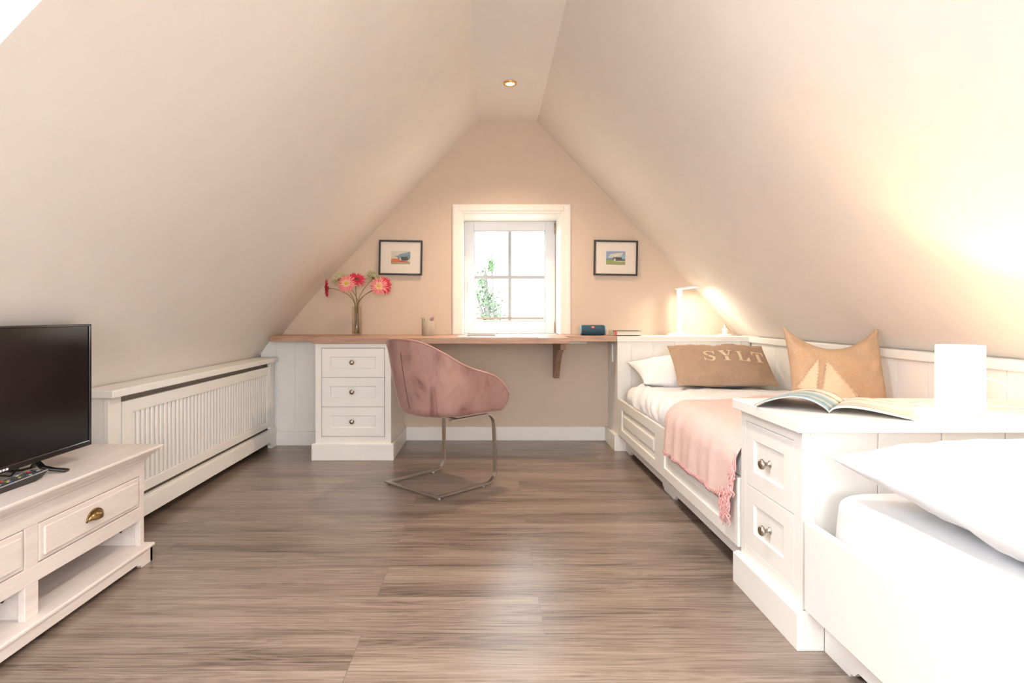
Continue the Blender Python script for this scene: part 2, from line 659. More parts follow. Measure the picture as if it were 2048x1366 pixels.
mb = MB()
mb.box(-1.9, 2.0, YF - 0.2, YB + 0.05, -0.05, 0.0)
struct(mb, 'floor', 'floor')

mb = MB()
mb.box(-0.083 - .05, 0.338 + .05, YF, YB, 2.292, 2.36)
struct(mb, 'ceiling', 'plaster_ceiling')

# left roof slope with the roof window opening
NSL = -NL                                     # outward
mb = MB()
P0 = Vector((-0.083, 0, 2.292))


def left_t(z):       # distance down the slope plane from its top edge
    return (2.292 - z) / SL.z


T1 = left_t(1.15)
ha, hb = left_t(1.98), left_t(1.20)
RY0, RY1 = 0.34, 1.142
D = -SL
TH = 0.22
mb.obox(P0, D, Y, NSL, -0.0, T1, RY1, YB, 0, TH)
mb.obox(P0, D, Y, NSL, -0.0, T1, YF, RY0, 0, TH)
mb.obox(P0, D, Y, NSL, -0.0, ha, RY0, RY1, 0, TH)
mb.obox(P0, D, Y, NSL, hb, T1, RY0, RY1, 0, TH)
prof = []
pT = P0 + D * T1
for k in range(15):
    zz_ = pT.z + (0.56 - pT.z) * k / 14
    prof.append((slope_x_left(zz_) + 0.085 * ((1.15 - zz_) / 0.59) ** 2, zz_))
prof += [(-1.672, 0.46), (-1.70, 0.36), (-1.70, 0.0)]
prof2 = prof + [(-1.95, 0.0), (-1.95, 0.42), (pT.x + NSL.x * TH, pT.z + NSL.z * TH)]
mb.prism(prof2, (0, 0, 0), X, Z, Y, YF, YB)
wl = struct(mb, 'wall_left', 'plaster', smooth=True)
wl.data.set_sharp_from_angle(angle=radians(25))

mb = MB()
PR = Vector((0.338, 0, 2.292)); DR = Vector((1, 0, -S1)).normalized(); NSR = -NR
ra, rb, QY0, QY1 = (2.292 - 1.98) / -DR.z, (2.292 - 1.14) / -DR.z, -1.76, -0.94
TR = (2.292 - 0.90) / -DR.z
mb.obox(PR, DR, Y, NSR, 0, TR, QY1, YB, 0, TH)
mb.obox(PR, DR, Y, NSR, 0, TR, YF, QY0, 0, TH)
mb.obox(PR, DR, Y, NSR, 0, ra, QY0, QY1, 0, TH)
mb.obox(PR, DR, Y, NSR, rb, TR, QY0, QY1, 0, TH)
pR = PR + DR * TR
mb.prism([(pR.x, pR.z), (1.793, 0.752), (1.85, 0.70), (1.85, 0.0), (2.1, 0.0), (2.1, 0.70), (pR.x + NSR.x * TH, pR.z + NSR.z * TH)], (0, 0, 0), X, Z, Y, YF, YB)
struct(mb, 'wall_right', 'plaster')
w4 = bpy.data.objects.new('window_4_added', None); COL.objects.link(w4); w4.location = (1.6, -1.35, 1.05); w4['kind'] = 'structure'  # unseen roof window, added to brighten the left side
mb = MB()
for a, b, c, d in ((ra, ra + .04, QY0, QY1), (rb - .04, rb, QY0, QY1), (ra + .04, rb - .04, QY0, QY0 + .04), (ra + .04, rb - .04, QY1 - .04, QY1)):
    mb.obox(PR, DR, Y, NSR, a, b, c, d, 0.13, 0.20)
mb.build('window_frame', 'window_white', w4)
mb = MB(); mb.obox(PR, DR, Y, NSR, ra + .04, rb - .04, QY0 + .04, QY1 - .04, 0.16, 0.166); mb.build('pane', 'window_glass', w4)

# gable wall with window opening
WX0, WX1, WZ0, WZ1 = -0.209, 0.518, 0.7595, 1.634
mb = MB()
mb.box(-1.95, WX0, YB, YB + 0.42, 0, 2.5)
mb.box(WX1, 2.1, YB, YB + 0.42, 0, 2.5)
mb.box(WX0, WX1, YB, YB + 0.42, 0, WZ0 - 0.04)
mb.box(WX0, WX1, YB, YB + 0.42, WZ1, 2.5)
struct(mb, 'wall_back', 'gable_paint')

# rear wall (behind the camera) with an added window opening to light the room
mb = MB()
mb.box(-1.95, -0.40, YF - 0.15, YF, 0, 2.5)
mb.box(0.70, 2.1, YF - 0.15, YF, 0, 2.5)
mb.box(-0.40, 0.70, YF - 0.15, YF, 0, 0.62)
mb.box(-0.40, 0.70, YF - 0.15, YF, 1.88, 2.5)
struct(mb, 'wall_front', 'plaster')
w2 = bpy.data.objects.new('window_2_added', None); COL.objects.link(w2); w2.location = (0.15, YF - 0.08, 0.62); w2['kind'] = 'structure'  # unseen window added to light the room from behind
mb = MB()
for a, b, c, d in ((-0.40, -0.34, 0.62, 1.88), (0.64, 0.70, 0.62, 1.88), (-0.34, 0.64, 0.62, 0.68), (-0.34, 0.64, 1.82, 1.88), (0.14, 0.16, 0.68, 1.82)):
    mb.box(a, b, YF - 0.12, YF - 0.06, c, d)
mb.build('window_frame', 'window_white', w2)
mb = MB(); mb.box(-0.34, 0.64, YF - 0.095, YF - 0.09, 0.68, 1.82); mb.build('pane', 'window_glass', w2)

# roof window
w3 = bpy.data.objects.new('window_3', None); COL.objects.link(w3); w3.location = (slope_x_left(1.16) - 0.12, 0.74, 1.10); w3['kind'] = 'structure'
mb = MB()
for a, b, c, d in ((ha, ha + .04, RY0, RY1), (hb - .04, hb, RY0, RY1), (ha + .04, hb - .04, RY0, RY0 + .04), (ha + .04, hb - .04, RY1 - .04, RY1)):
    mb.obox(P0, D, Y, NSL, a, b, c, d, 0.13, 0.20)
mb.build('window_frame', 'window_white', w3)
mb = MB(); mb.obox(P0, D, Y, NSL, ha + .04, hb - .04, RY0 + .04, RY1 - .04, 0.16, 0.166); mb.build('pane', 'window_glass', w3)

# gable window
w1 = bpy.data.objects.new('window_1', None); COL.objects.link(w1); w1.location = (0.155, 4.42, WZ0); w1['kind'] = 'structure'
mb = MB()
cx0, cx1, cz1 = -0.270, 0.579, 1.695
for (a, b, c, d) in ((cx0, WX0 + .006, 0.7595, cz1), (WX1 - .006, cx1, 0.7595, cz1), (WX0 + .006, WX1 - .006, WZ1 - .006, cz1)):
    mb.box(a, b, YB - 0.014, YB - 0.0005, c, d)
for (a, b, c, d) in ((cx0 + .008, WX0 - .012, 0.7595, cz1 - .008), (WX1 + .012, cx1 - .008, 0.7595, cz1 - .008), (WX0 - .012, WX1 + .012, WZ1 + .012, cz1 - .008)):
    mb.box(a, b, YB - 0.019, YB - 0.013, c, d)
mb.build('casing', 'casing_white', w1, bevel=0.003)
mb = MB()     # reveal lining
mb.box(WX0 + .0005, WX0 + .012, YB - .01, 4.735, 0.7595, WZ1 - .012)
mb.box(WX1 - .012, WX1 - .0005, YB - .01, 4.735, 0.7595, WZ1 - .012)
mb.box(WX0 + .0005, WX1 - .0005, YB - .01, 4.735, WZ1 - .012, WZ1 - .0005)
mb.box(WX0 + .0005, WX1 - .0005, YB + .0, 4.735, 0.7205, 0.752)
mb.build('reveal_lining', 'casing_white', w1)
SY = 4.73
mb = MB()     # fixed frame
for (a, b, c, d) in ((WX0 + .001, WX0 + .03, .7525, 1.633), (WX1 - .03, WX1 - .001, .7525, 1.633), (WX0 + .03, WX1 - .03, 1.61, 1.633), (WX0 + .03, WX1 - .03, .7525, .757)):
    mb.box(a, b, SY + .006, SY + .07, c, d)
mb.build('window_frame', 'window_white', w1, bevel=.002)
gx0, gx1, gz0, gz1 = -0.124, 0.429, 0.85, 1.553
sx0, sx1, sz0, sz1 = -0.197, 0.503, 0.757, 1.622
mb = MB()     # opening sash
for (a, b, c, d) in ((sx0, gx0, sz0, sz1), (gx1, sx1, sz0, sz1), (gx0, gx1, sz0, gz0), (gx0, gx1, gz1, sz1)):
    mb.box(a, b, SY - .012, SY + .05, c, d)
for (a, b, c, d) in ((gx0, gx0 + .008, gz0, gz1), (gx1 - .008, gx1, gz0, gz1), (gx0, gx1, gz0, gz0 + .008), (gx0, gx1, gz1 - .008, gz1)):
    mb.box(a, b, SY + .0, SY + .04, c, d)
sash = mb.build('sash', 'window_white', w1, bevel=.0035)
mb = MB(); mb.box(gx0 + .004, gx1 - .004, SY + .026, SY + .029, gz0 + .004, gz1 - .004); mb.build('pane', 'window_glass', sash)
mb = MB()
mb.box(0.140, 0.166, SY + .019, SY + .0255, gz0 + .004, gz1 - .004)
mb.box(gx0 + .004, 0.140, SY + .019, SY + .0255, 1.180, 1.206)
mb.box(0.166, gx1 - .004, SY + .019, SY + .0255, 1.180, 1.206)
mb.build('glazing_bar', 'bar_grey', sash, label='pale grey glazing bars')
mb = MB()
mb.box(-0.104, 0.415, SY - .006, SY + .010, 0.866, 0.882)
mb.box(0.135, 0.170, SY - .009, SY - .005, 0.878, 0.886)
mb.build('blind_rail', 'cup_taupe', sash, bevel=.002, label='grey rail of the folded window blind')
mb = MB()
mb.box(-0.175, -0.150, SY - .022, SY - .012, 1.085, 1.15)
mb.box(-0.170, -0.155, SY - .034, SY - .022, 1.125, 1.145)
mb.box(-0.171, -0.154, SY - .044, SY - .034, 1.045, 1.19)
mb.build('handle', 'window_white', sash, bevel=.003)
for z0, z1 in ((1.525, 1.605), (0.765, 0.845)):
    mb = MB()
    mb.tube([(0.500, SY - .018, z0), (0.500, SY - .018, z1)], 0.0065, 10)
    mb.box(0.494, 0.509, SY - .02, SY - .0125, z0 - .004, z0 + .010)
    mb.box(0.494, 0.509, SY - .02, SY - .0125, z1 - .010, z1 + .004)
    mb.build('hinge', 'nickel', sash, label='small metal hinge')

# baseboards
mb = MB()
mb.box(-0.60, 0.848, YB - .016, YB, 0, 0.098)
struct(mb, 'baseboard_back', 'white_paint', bevel=.002)
mb = MB()
mb.box(-1.48, -1.088, 4.214, 4.23, 0, 0.098)
struct(mb, 'baseboard_left', 'white_paint', bevel=.002)

# boarded panel below the shelf, left of the drawers
mb = MB()
boards(mb, (0, 4.25, 0), X, Z, -Y, -1.585, -1.088, 0.0, 0.722, 0.0, 0.02, -1.479, 0.131)
struct(mb, 'trim_1', 'white_paint', bevel=.001)

# boarded wainscot along the right side wall, with ledge
mb = MB()
boards(mb, (1.76, 0, 0), Y, Z, -X, YF, 4.075, 0.0, 0.722, 0.0, 0.02, 0.206 - 14 * 0.1854, 0.1854)
struct(mb, 'trim_2', 'white_paint', bevel=.001)
mb = MB()
mb.box(1.722, 1.786, YF, 4.0745, 0.718, 0.7545)
struct(mb, 'trim_3', 'white_paint', bevel=.004)

# ------------------------------------------------------------------ recessed ceiling lamps: one above the desk, the others added unseen as fill
for i, (x, y) in enumerate(((0.12, 3.66), (0.12, 1.75), (0.12, -0.1), (0.12, -1.7))):
    lab = ('small recessed ceiling spotlight with a brass rim, glowing above the desk' if i == 0 else
           ['', 'added unseen brass-rimmed ceiling spotlight next behind the one above the desk', 'added unseen brass-rimmed ceiling spotlight over the near end of the sideboard',
            'added unseen brass-rimmed ceiling spotlight furthest from the desk, by the added rear window'][i])
    t = thing('ceiling_spotlight', lab, 'light', (x, y, 2.285), None if i == 0 else 'added ceiling spotlights out of view')
    mb = MB()
    mb.lathe([(0.026, -0.001), (0.028, -0.004), (0.038, -0.004), (0.041, 0.004), (0.041, 0.0068), (0.028, 0.0068), (0.026, 0.004), (0.026, -0.001)], (x, y, 2.285), Z, 28)
    mb.build('rim', 'brass_rim', t)
    mb = MB()
    mb.lathe([(0, 0.002), (0.020, 0.001), (0.0255, 0.005), (0, 0.006)], (x, y, 2.284), Z, 24)
    mb.build('bulb', 'downlight_glow', t)
    l = bpy.data.lights.new('spot', 'SPOT')
    l.energy = DOWN * (3.0 if i == 0 else 2.2)
    l.color = (1.0, 0.76, 0.52) if i == 0 else (1.0, 0.93, 0.86)
    l.spot_size = radians(125)
    l.spot_blend = 0.9
    l.shadow_soft_size = 0.035
    lo = bpy.data.objects.new('spot', l)
    COL.objects.link(lo)
    lo.parent = t
    lo.location = (0, 0, -0.012)

# ------------------------------------------------------------------ worktop, corbel, drawer pedestal
wt = MB()
ZD = 0.7595
wt.prism([(-1.525, 4.395), (-1.47, 4.08), (-1.098, 4.08), (-1.098, 3.77), (0.493, 3.77), (0.493, 4.08), (0.846, 4.08), (0.846, 4.399),
          (0.52, 4.399), (0.516, 4.384), (-0.207, 4.384), (-0.207, 4.399)][::-1], (0, 0, 0), X, Y, Z, ZD - 0.036, ZD)
tag(wt.build('desk_worktop', 'oak', bevel=.002), 'long oak desk worktop with a deeper middle, running under the window', 'desk')

mb = MB()
pr = []
for a, b in ((4.395, 0.7225), (3.93, 0.7225), (3.93, 0.675)):
    pr.append((a, b))
for i in range(13):
    t = i / 12
    yy = 3.945 + 0.36 * (t ** 0.62)
    zz = 0.675 - 0.185 * t ** 1.6
    pr.append((yy, zz))
pr += [(4.325, 0.452), (4.395, 0.452)]
mb.prism(pr, (0, 0, 0), Y, Z, X, 0.452, 0.492)
tag(mb.build('corbel', 'oak_vertical', bevel=.003), 'dark oak curved corbel bracket holding up the right end of the desk', 'bracket')

mb = MB()
mb.box(0.545, 0.69, 4.36, 4.399, 0.694, 0.722)
tag(mb.build('cable_box', 'plastic_white', bevel=.003), 'flat white box fixed to the wall under the right part of the desk', 'cable box')

ped = thing('drawer_pedestal', 'white three-drawer pedestal with nickel knobs under the left end of the desk', 'drawer unit', (-0.85, 4.1, 0))
mb = MB()
PX0, PX1, PY = -1.085, -0.615, 3.80
DX0, DX1 = -1.046, -0.656
dz = [0.146, 0.3295, 0.5125, 0.695]
mb.box(PX0, DX0 - .0015, PY, 4.39, 0.08, 0.723)
mb.box(DX1 + .0015, PX1, PY, 4.39, 0.08, 0.723)
mb.box(DX0 - .0015, DX1 + .0015, PY, 4.39, 0.6965, 0.723)
mb.box(DX0 - .0015, DX1 + .0015, PY, 4.39, 0.08, 0.1445)
mb.build('body', 'white_paint', ped, bevel=.0015)
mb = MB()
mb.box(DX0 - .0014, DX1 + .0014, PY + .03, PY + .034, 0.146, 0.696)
mb.build('inner_shadow_gap', 'gap_shadow_dark', ped)  # dark sheet painting the shade in the gaps around the drawers
mb = MB()
mb.box(-1.105, -0.598, 3.783, 4.383, 0, 0.100)
mb.box(-1.097, -0.606, 3.790, 4.383, 0.100, 0.104)
mb.build('plinth', 'white_paint', ped, bevel=.002)
for k in range(3):
    mb = MB()
    framed(mb, (0, PY - .001, 0), X, Z, -Y, DX0 + .001, DX1 - .001, dz[k] + .001, dz[k + 1] - .001, .02, .054, .054, .006)
    d = mb.build('drawer', 'white_paint', ped, bevel=.0012)
    knob(d, (-0.853, PY - .007, (dz[k] + dz[k + 1]) / 2 + .004), -Y, 1.0)

# ------------------------------------------------------------------ radiator cover
rc = thing('radiator_cover', 'long white slatted radiator cover standing under the left slope', 'radiator cover', (-1.5, 3.3, 0))
FX = -1.485
RA, RB = 2.38, 4.213
mb = MB(); mb.box(-1.598, -1.455, 2.36, RB, 0.580, 0.611); mb.build('top_board', 'white_paint', rc, bevel=.004)
for a_, b_ in ((RA, 2.462), (4.13, RB)):
    mb = MB(); mb.box(FX - .02, FX, a_, b_, 0.12, 0.5795); mb.build('post', 'white_paint', rc, bevel=.002)
mb = MB(); mb.box(-1.60, FX - .0205, RA, RA + .02, 0.0, 0.5795); mb.build('end_panel', 'white_paint', rc)
mb = MB()
pts = [(RA - .008, 0), (RA - .008, .122), (RB, .122), (RB, 0), (4.13, 0), (4.12, .022), (4.085, .045), (2.52, .045), (2.49, .022), (2.48, 0)]
mb.prism(pts, (0, 0, 0), Y, Z, X, FX - .016, FX + .014)
pts = [(RA - .002, .122), (RA - .002, .128), (RB, .128), (RB, .122)]
mb.prism(pts, (0, 0, 0), Y, Z, X, FX - .014, FX + .008)
mb.build('plinth', 'white_paint', rc, bevel=.002)
mb = MB(); mb.box(-1.56, -1.515, 2.44, 4.19, 0.05, 0.5790); mb.build('radiator', 'slot_dim_brown', rc, label='radiator behind the slot, painted in the tone of its dim inside')  # set close behind the slot, its brown painting the half-light inside
mb = MB()
py0, py1, pz0, pz1 = 2.472, 4.122, 0.146, 0.552
sy0, sy1, szz0, szz1 = 2.535, 4.070, 0.190, 0.500
for a, b, c, d in ((py0, sy0, pz0, pz1), (sy1, py1, pz0, pz1), (sy0, sy1, pz0, szz0), (sy0, sy1, szz1, pz1)):
    mb.obox((0, 0, 0), Y, Z, X, a, b, c, d, FX - .018, FX + .002)
pf = mb.build('front_panel', 'white_paint', rc, bevel=.002)
mb = MB(); mb.obox((0, 0, 0), Y, Z, X, sy0 - .01, sy1 + .01, szz0 - .01, szz1 + .01, FX - .026, FX - .0185); mb.build('backing', 'cup_taupe', pf)
ns = 42
for i in range(ns):
    c = sy0 + (i + 0.5) * (sy1 - sy0) / ns
    mb = MB()
    mb.obox((0, 0, 0), Y, Z, X, c - .0105, c + .0105, szz0, szz1, FX - .0165, FX - .003)
    mb.build('slat', 'white_paint', pf, bevel=.003)

# ------------------------------------------------------------------ tv stand
ts = thing('tv_stand', 'low whitewashed pine sideboard with drawers and open shelves at the left edge', 'tv stand', (-1.45, 1.45, 0))
TY0, TY1 = 0.62, 2.24
TX0, TX1 = -1.655, -1.267
mb = MB()
for (o, z0, z1) in ((0.048, 0.412, 0.423), (0.040, 0.404, 0.412), (0.030, 0.394, 0.404), (0.018, 0.384, 0.394), (0.008, 0.372, 0.384)):
    oy = o * .95
    mb.box(TX0 - .0, TX1 + o, TY0 - oy, TY1 + oy, z0, z1)
mb.build('top_board', 'pine', ts, bevel=.0035, seg=3)
mb = MB()
fx = TX1
d1 = [(0.655, 1.13), (1.184, 1.664), (1.718, 2.212)]
# face frame
mb.obox((0, 0, 0), Y, Z, X, TY0, TY1, 0.321, 0.372, fx - .02, fx)
mb.obox((0, 0, 0), Y, Z, X, TY0, TY1, 0.160, 0.208, fx - .02, fx)
for a, b in ((TY0, .653), (1.132, 1.182), (1.666, 1.716), (2.214, TY1)):
    mb.obox((0, 0, 0), Y, Z, X, a, b, 0.208, 0.321, fx - .02, fx)
    mb.obox((0, 0, 0), Y, Z, X, a, b, 0.066, 0.160, fx - .02, fx)
mb.build('face_frame', 'pine', ts, bevel=.0015)
mb = MB()
mb.box(TX0, TX0 + .012, TY0, TY1, 0.066, 0.372)
mb.box(TX0 + .012, fx - .0205, TY0, TY0 + .018, 0.066, 0.372)
mb.box(TX0 + .012, fx - .0205, TY1 - .018, TY1, 0.066, 0.372)
mb.box(TX0 + .012, fx - .0205, 1.148, 1.166, 0.066, 0.372)
mb.box(TX0 + .012, fx - .0205, 1.682, 1.70, 0.066, 0.372)
mb.box(TX0 + .012, fx - .0205, TY0 + .018, TY1 - .018, 0.185, 0.198)
mb.build('carcass', 'pine', ts)
mb = MB()
mb.box(TX0, fx + .030, TY0 - .015, TY1 + .020, 0.054, 0.066)
mb.build('bottom_shelf', 'pine', ts, bevel=.004, seg=3)
mb = MB()
pts = [(TY0 - .012, 0), (TY0 - .012, .054), (TY1 + .014, .054), (TY1 + .014, 0), (TY1 - .055, 0), (TY1 - .062, .010), (TY1 - .078, .014), (TY1 - .085, .020),
       (TY0 + .085, .020), (TY0 + .078, .014), (TY0 + .062, .010), (TY0 + .055, 0)]
mb.prism(pts, (0, 0, 0), Y, Z, X, fx + .004, fx + .024)
pts = [(TX0, 0), (TX0, .054), (fx + .024, .054), (fx + .024, 0), (fx - .05, 0), (fx - .08, .02), (TX0 + .08, .02), (TX0 + .05, 0)]
mb.prism(pts, (0, TY1 + .014, 0), X, Z, -Y, 0, .018)
mb.prism(pts, (0, TY0 - .012, 0), X, Z, Y, 0, .018)
mb.build('plinth', 'pine', ts, bevel=.002)
for (a, b) in d1:
    mb = MB()
    mb.obox((0, 0, 0), Y, Z, X, a + .001, b - .001, .2105, .3185, fx - .02, fx - .001)
    mb.obox((0, 0, 0), Y, Z, X, a + .016, b - .016, .2235, .3055, fx - .002, fx + .006)
    dr = mb.build('drawer', 'pine', ts, bevel=.004, seg=3)
    c = (a + b) / 2 - .015
    mb = MB()                     # cup handle
    def cup(u, v):
        th = pi * u
        ph = (pi / 2) * v
        return Vector((fx + .006 + .022 * sin(ph) * (0.35 + .65 * sin(th)), c + .036 * cos(th) * (0.4 + 0.6 * cos(ph * .75)) , .257 + .025 * sin(th) * cos(ph) + 0.000))
    mb.grid(cup, 16, 8)
    # rim plate
    mb.tube([(fx + .0075, c + .040 * cos(pi * k / 16), .2545 + .030 * sin(pi * k / 16)) for k in range(17)], .0028, 6)
    mb.build('cup_handle', 'brass', dr, solid=.0016, label='aged brass cup handle')
for (yy) in (TY1 - .0185, 1.6815, 1.1475):
    mb = MB(); mb.lathe([(0, 0), (.006, 0), (.0065, .002), (.004, .003), (0, .0015)], (fx - .075, yy, .118), -Y, 14)
    mb.build('screw', 'screw', ts, label='dark screw head')

# ------------------------------------------------------------------ television, remote
tv = thing('television', 'black flat-screen television on the whitewashed sideboard', 'television', (-1.36, 1.66, 0.423))
mb = MB(); mb.box(-1.372, -1.340, 1.322, 2.048, 0.470, 0.874)
mb.box(-1.395, -1.372, 1.40, 1.93, 0.49, 0.76)
body = mb.build('housing', 'black_gloss', tv, bevel=.004, seg=3)
mb = MB(); mb.box(-1.3395, -1.3375, 1.332, 2.038, 0.487, 0.866)
mb.build('screen', 'screen', tv)
mb = MB()
for a, b, c, d in ((1.322, 1.332, .470, .874), (2.038, 2.048, .470, .874), (1.332, 2.038, .866, .874), (1.332, 2.038, .470, .487)):
    mb.obox((0, 0, 0), Y, Z, X, a, b, c, d, -1.340, -1.3335)
mb.build('bezel', 'black_gloss', tv, bevel=.002)
mb = MB()
for i in range(9):
    y0 = 1.592 + i * .0115
    mb.obox((0, 0, 0), Y, Z, X, y0, y0 + .0085, .4755, .4815, -1.3336, -1.3330)
mb.build('brand_mark', 'badge_silver', tv)
for yc in (1.845, 1.475):
    for s in (1, -1):
        mb = MB()
        tip = (-1.295 if s > 0 else -1.475)
        mb.ribbon([(-1.375, yc, .478), (-1.368, yc, .462), (-1.365 + .015 * s, yc, .445), ((-1.365 + tip) / 2, yc + .015, .4345), (tip, yc + .03, .4275)], Y, .022, .008)
        mb.build('foot', 'black_gloss', tv, bevel=.0025)
mb = MB(); mb.tube([(-1.385, 1.79, .49), (-1.385, 1.795, .455), (-1.41, 1.80, .430), (-1.50, 1.82, .428), (-1.60, 1.85, .428)], .003, 8)
mb.build('power_cable', 'black_plastic', tv)

rm = thing('remote_control', 'black remote control with silver edges and coloured buttons before the television', 'remote control', (-1.34, 1.70, 0.423))
A = Vector((-1.312, 1.806, 0)); B = Vector((-1.316, 1.606, 0))
U = (A - B).normalized(); V = Z.cross(U)
OO = B + Z * 0.423
mb = MB(); mb.prism([(0, .006), (0, .016), (.205, .022), (.207, .018), (.185, .006), (.16, .0)] + [(.03, .0)], OO, U, Z, V, -.001, .044)
mb.build('case', 'black_plastic', rm, bevel=.003, seg=3)
mb = MB()
mb.prism([(0.0, .0155), (0, .0185), (.206, .0245), (.206, .0215)], OO, U, Z, V, -.003, .0015)
mb.prism([(0.0, .0155), (0, .0185), (.206, .0245), (.206, .0215)], OO, U, Z, V, .0415, .046)
mb.build('edge_trim', 'silver', rm, bevel=.0008, label='silver side strip')
cols = {(5, 0): 'petal_magenta', (5, 1): 'pencil_green', (5, 2): 'flower_eye', (5, 3): 'pencil_blue', (12, 3): 'badge_red', (9, 3): 'badge_silver', (8, 1): 'flower_eye'}
mat('btn_dark', (.07, .075, .08), .5); mat('btn_light', (.35, .36, .37), .5)
k = 0
for i in range(14):
    for j in range(4):
        if (i + j) % 7 == 6 and (i, j) not in cols:
            continue
        m = cols.get((i, j), 'btn_light' if (i * 3 + j) % 5 == 0 else 'btn_dark')
        if i == 5:
            m = ['pencil_blue', 'flower_eye', 'pencil_green', 'badge_red'][j]
        u = .012 + i * .0138
        v = .007 + j * .0092
        zt = .016 + u * .03 + .0005
        mb = MB(); mb.obox(OO, U, V, Z, u, u + .0075, v, v + .0055, zt - .001, zt + .0022)
        mb.build('button', m, rm)

# ------------------------------------------------------------------ chair
C0 = Vector((-0.262, 3.268, 0))
ang = math.atan2(0.724, 0.69)
Fd = Vector((cos(ang), sin(ang), 0)); Rd = Vector((sin(ang), -cos(ang), 0))
def CL(a, t, z):
    return C0 + Rd * a + Fd * t + Z * z
ch = thing('desk_chair', 'dusty pink velvet tub chair on a brushed steel cantilever frame at the desk', 'chair', (C0.x, C0.y, 0))
def plan(u, W, Dp, t0, tf):
    """u 0..1 right arm front -> rear -> left arm front"""
    La = max(tf - t0, .01)
    arc = (W + Dp) * 1.25
    tot = 2 * La + arc
    s = u * tot
    if s < La:
        return W, tf - s
    if s > La + arc:
        return -W, t0 + (s - La - arc)
    th = (s - La) / arc * pi
    e = 0.94
    c = cos(th); q = sin(th)
    return W * math.copysign(abs(c) ** e, c), t0 - Dp * abs(q) ** e
def sm(x):
    x = max(0, min(1, x)); return x * x * (3 - 2 * x)
RIM = [(-.30, .787), (-.25, .765), (-.2, .727), (-.15, .692), (-.1, .658), (-.05, .637), (0, .620), (.05, .607), (.1, .594), (.15, .574), (.19, .548), (.215, .524), (.235, .498), (.255, .470)]
def rim_lin(t):
    t = max(RIM[0][0], min(RIM[-1][0], t))
    for (a, b), (c, d) in zip(RIM, RIM[1:]):
        if t <= c:
            return b + (d - b) * (t - a) / (c - a)
    return RIM[-1][1]
def rim_h(t):
    return sum(rim_lin(t + k * .008) for k in (-2, -1, 0, 1, 2)) / 5
def shell(u, v, off=0.0):
    aT, tT = plan(u, .268 - off, .262 - off, -.02, .247 - off * .6)
    aB, tB = plan(u, .205 - off, .185 - off, -.01, .250 - off * .6)
    h = rim_h(tT)
    zb = .388
    k = v ** 0.72
    a = aB + (aT - aB) * k; t = tB + (tT - tB) * k
    z = zb + (h - zb) * (v ** 1.05)
    t += .013 * sin(pi * v) * max(0, (tT - .1) / .147)
    return CL(a, t, z)
def shell_round(u, v, off=0.0):
    if v < .12:
        q = v / .12
        p = shell(u, .12, off)
        aB, tB = plan(u, .165 - off, .145 - off, -.01, .228 - off * .6)
        b = CL(aB, tB, .381 + (0.0))
        kk = sin(q * pi / 2)
        zz = b.z + (p.z - b.z) * (1 - cos(q * pi / 2))
        r = b.lerp(p, kk); r.z = zz
        return r
    return shell(u, v, off)
mb = MB()
NU, NV = 96, 26
outer = mb.grid(lambda u, v: shell_round(u, v), NU, NV)
inner = mb.grid(lambda u, v: shell_round(u, .10 + .90 * v, .040) - Z * (0.004 if v > .9 else 0), NU, NV)
for i in range(NU):        # rounded top edge
    pass
def bridge(r0, r1, bulge, steps=4):
    prev = r0
    for s in range(1, steps):
        q = s / steps
        row = [mb.bm.verts.new(a.co.lerp(b.co, q) + Z * (bulge * sin(pi * q))) for a, b in zip(r0, r1)]
        for i in range(len(row) - 1):
            mb._face([prev[i], prev[i + 1], row[i + 1], row[i]], True)
        prev = row
    for i in range(len(r1) - 1):
        mb._face([prev[i], prev[i + 1], r1[i + 1], r1[i]], True)
bridge(outer[-1], inner[-1], .014)
bridge([r[0] for r in outer], [r[0] for r in inner], 0.0)
bridge([r[-1] for r in outer], [r[-1] for r in inner], 0.0)
# underside
cen = mb.bm.verts.new(CL(0, 0, .380))
for i in range(NU):
    mb._face([outer[0][i], outer[0][i + 1], cen], True)
mb._face([outer[0][NU], outer[0][0], cen], True)
mb.build('tub_shell', 'velvet', ch)
mb = MB()
mb.tube([shell(u / 96, 1.0) + Z * 0.003 for u in range(97)], .0042, 8)
mb.build('piping', 'velvet_piping', ch)
for uu in (0.5,):
    mb = MB()
    pts = []
    for q in range(21):
        v = .11 + .73 * q / 20
        p = shell(uu, v); c = CL(0, 0, p.z)
        pts.append(p + (p - c).normalized() * .0006)
    mb.tube(pts, .0016, 6)
    mb.build('seam', 'velvet_dark', ch)
mb = MB()
def seatp(u, v):
    th = 2 * pi * u
    c, s = cos(th), sin(th)
    a = .190 * math.copysign(abs(c) ** .7, c); t = .040 + (.185 if s > 0 else .165) * math.copysign(abs(s) ** .8, s)
    ph = v * pi
    k = abs(sin(ph)) ** .35
    return CL(a * k, .03 + (t - .03) * k, .445 - .042 * cos(ph) + (0.018 * (1 - k * k * .9) if v > .5 else 0))
mb.grid(seatp, 40, 14, closed_u=True)
mb.build('seat_cushion', 'velvet', ch, weld=True)
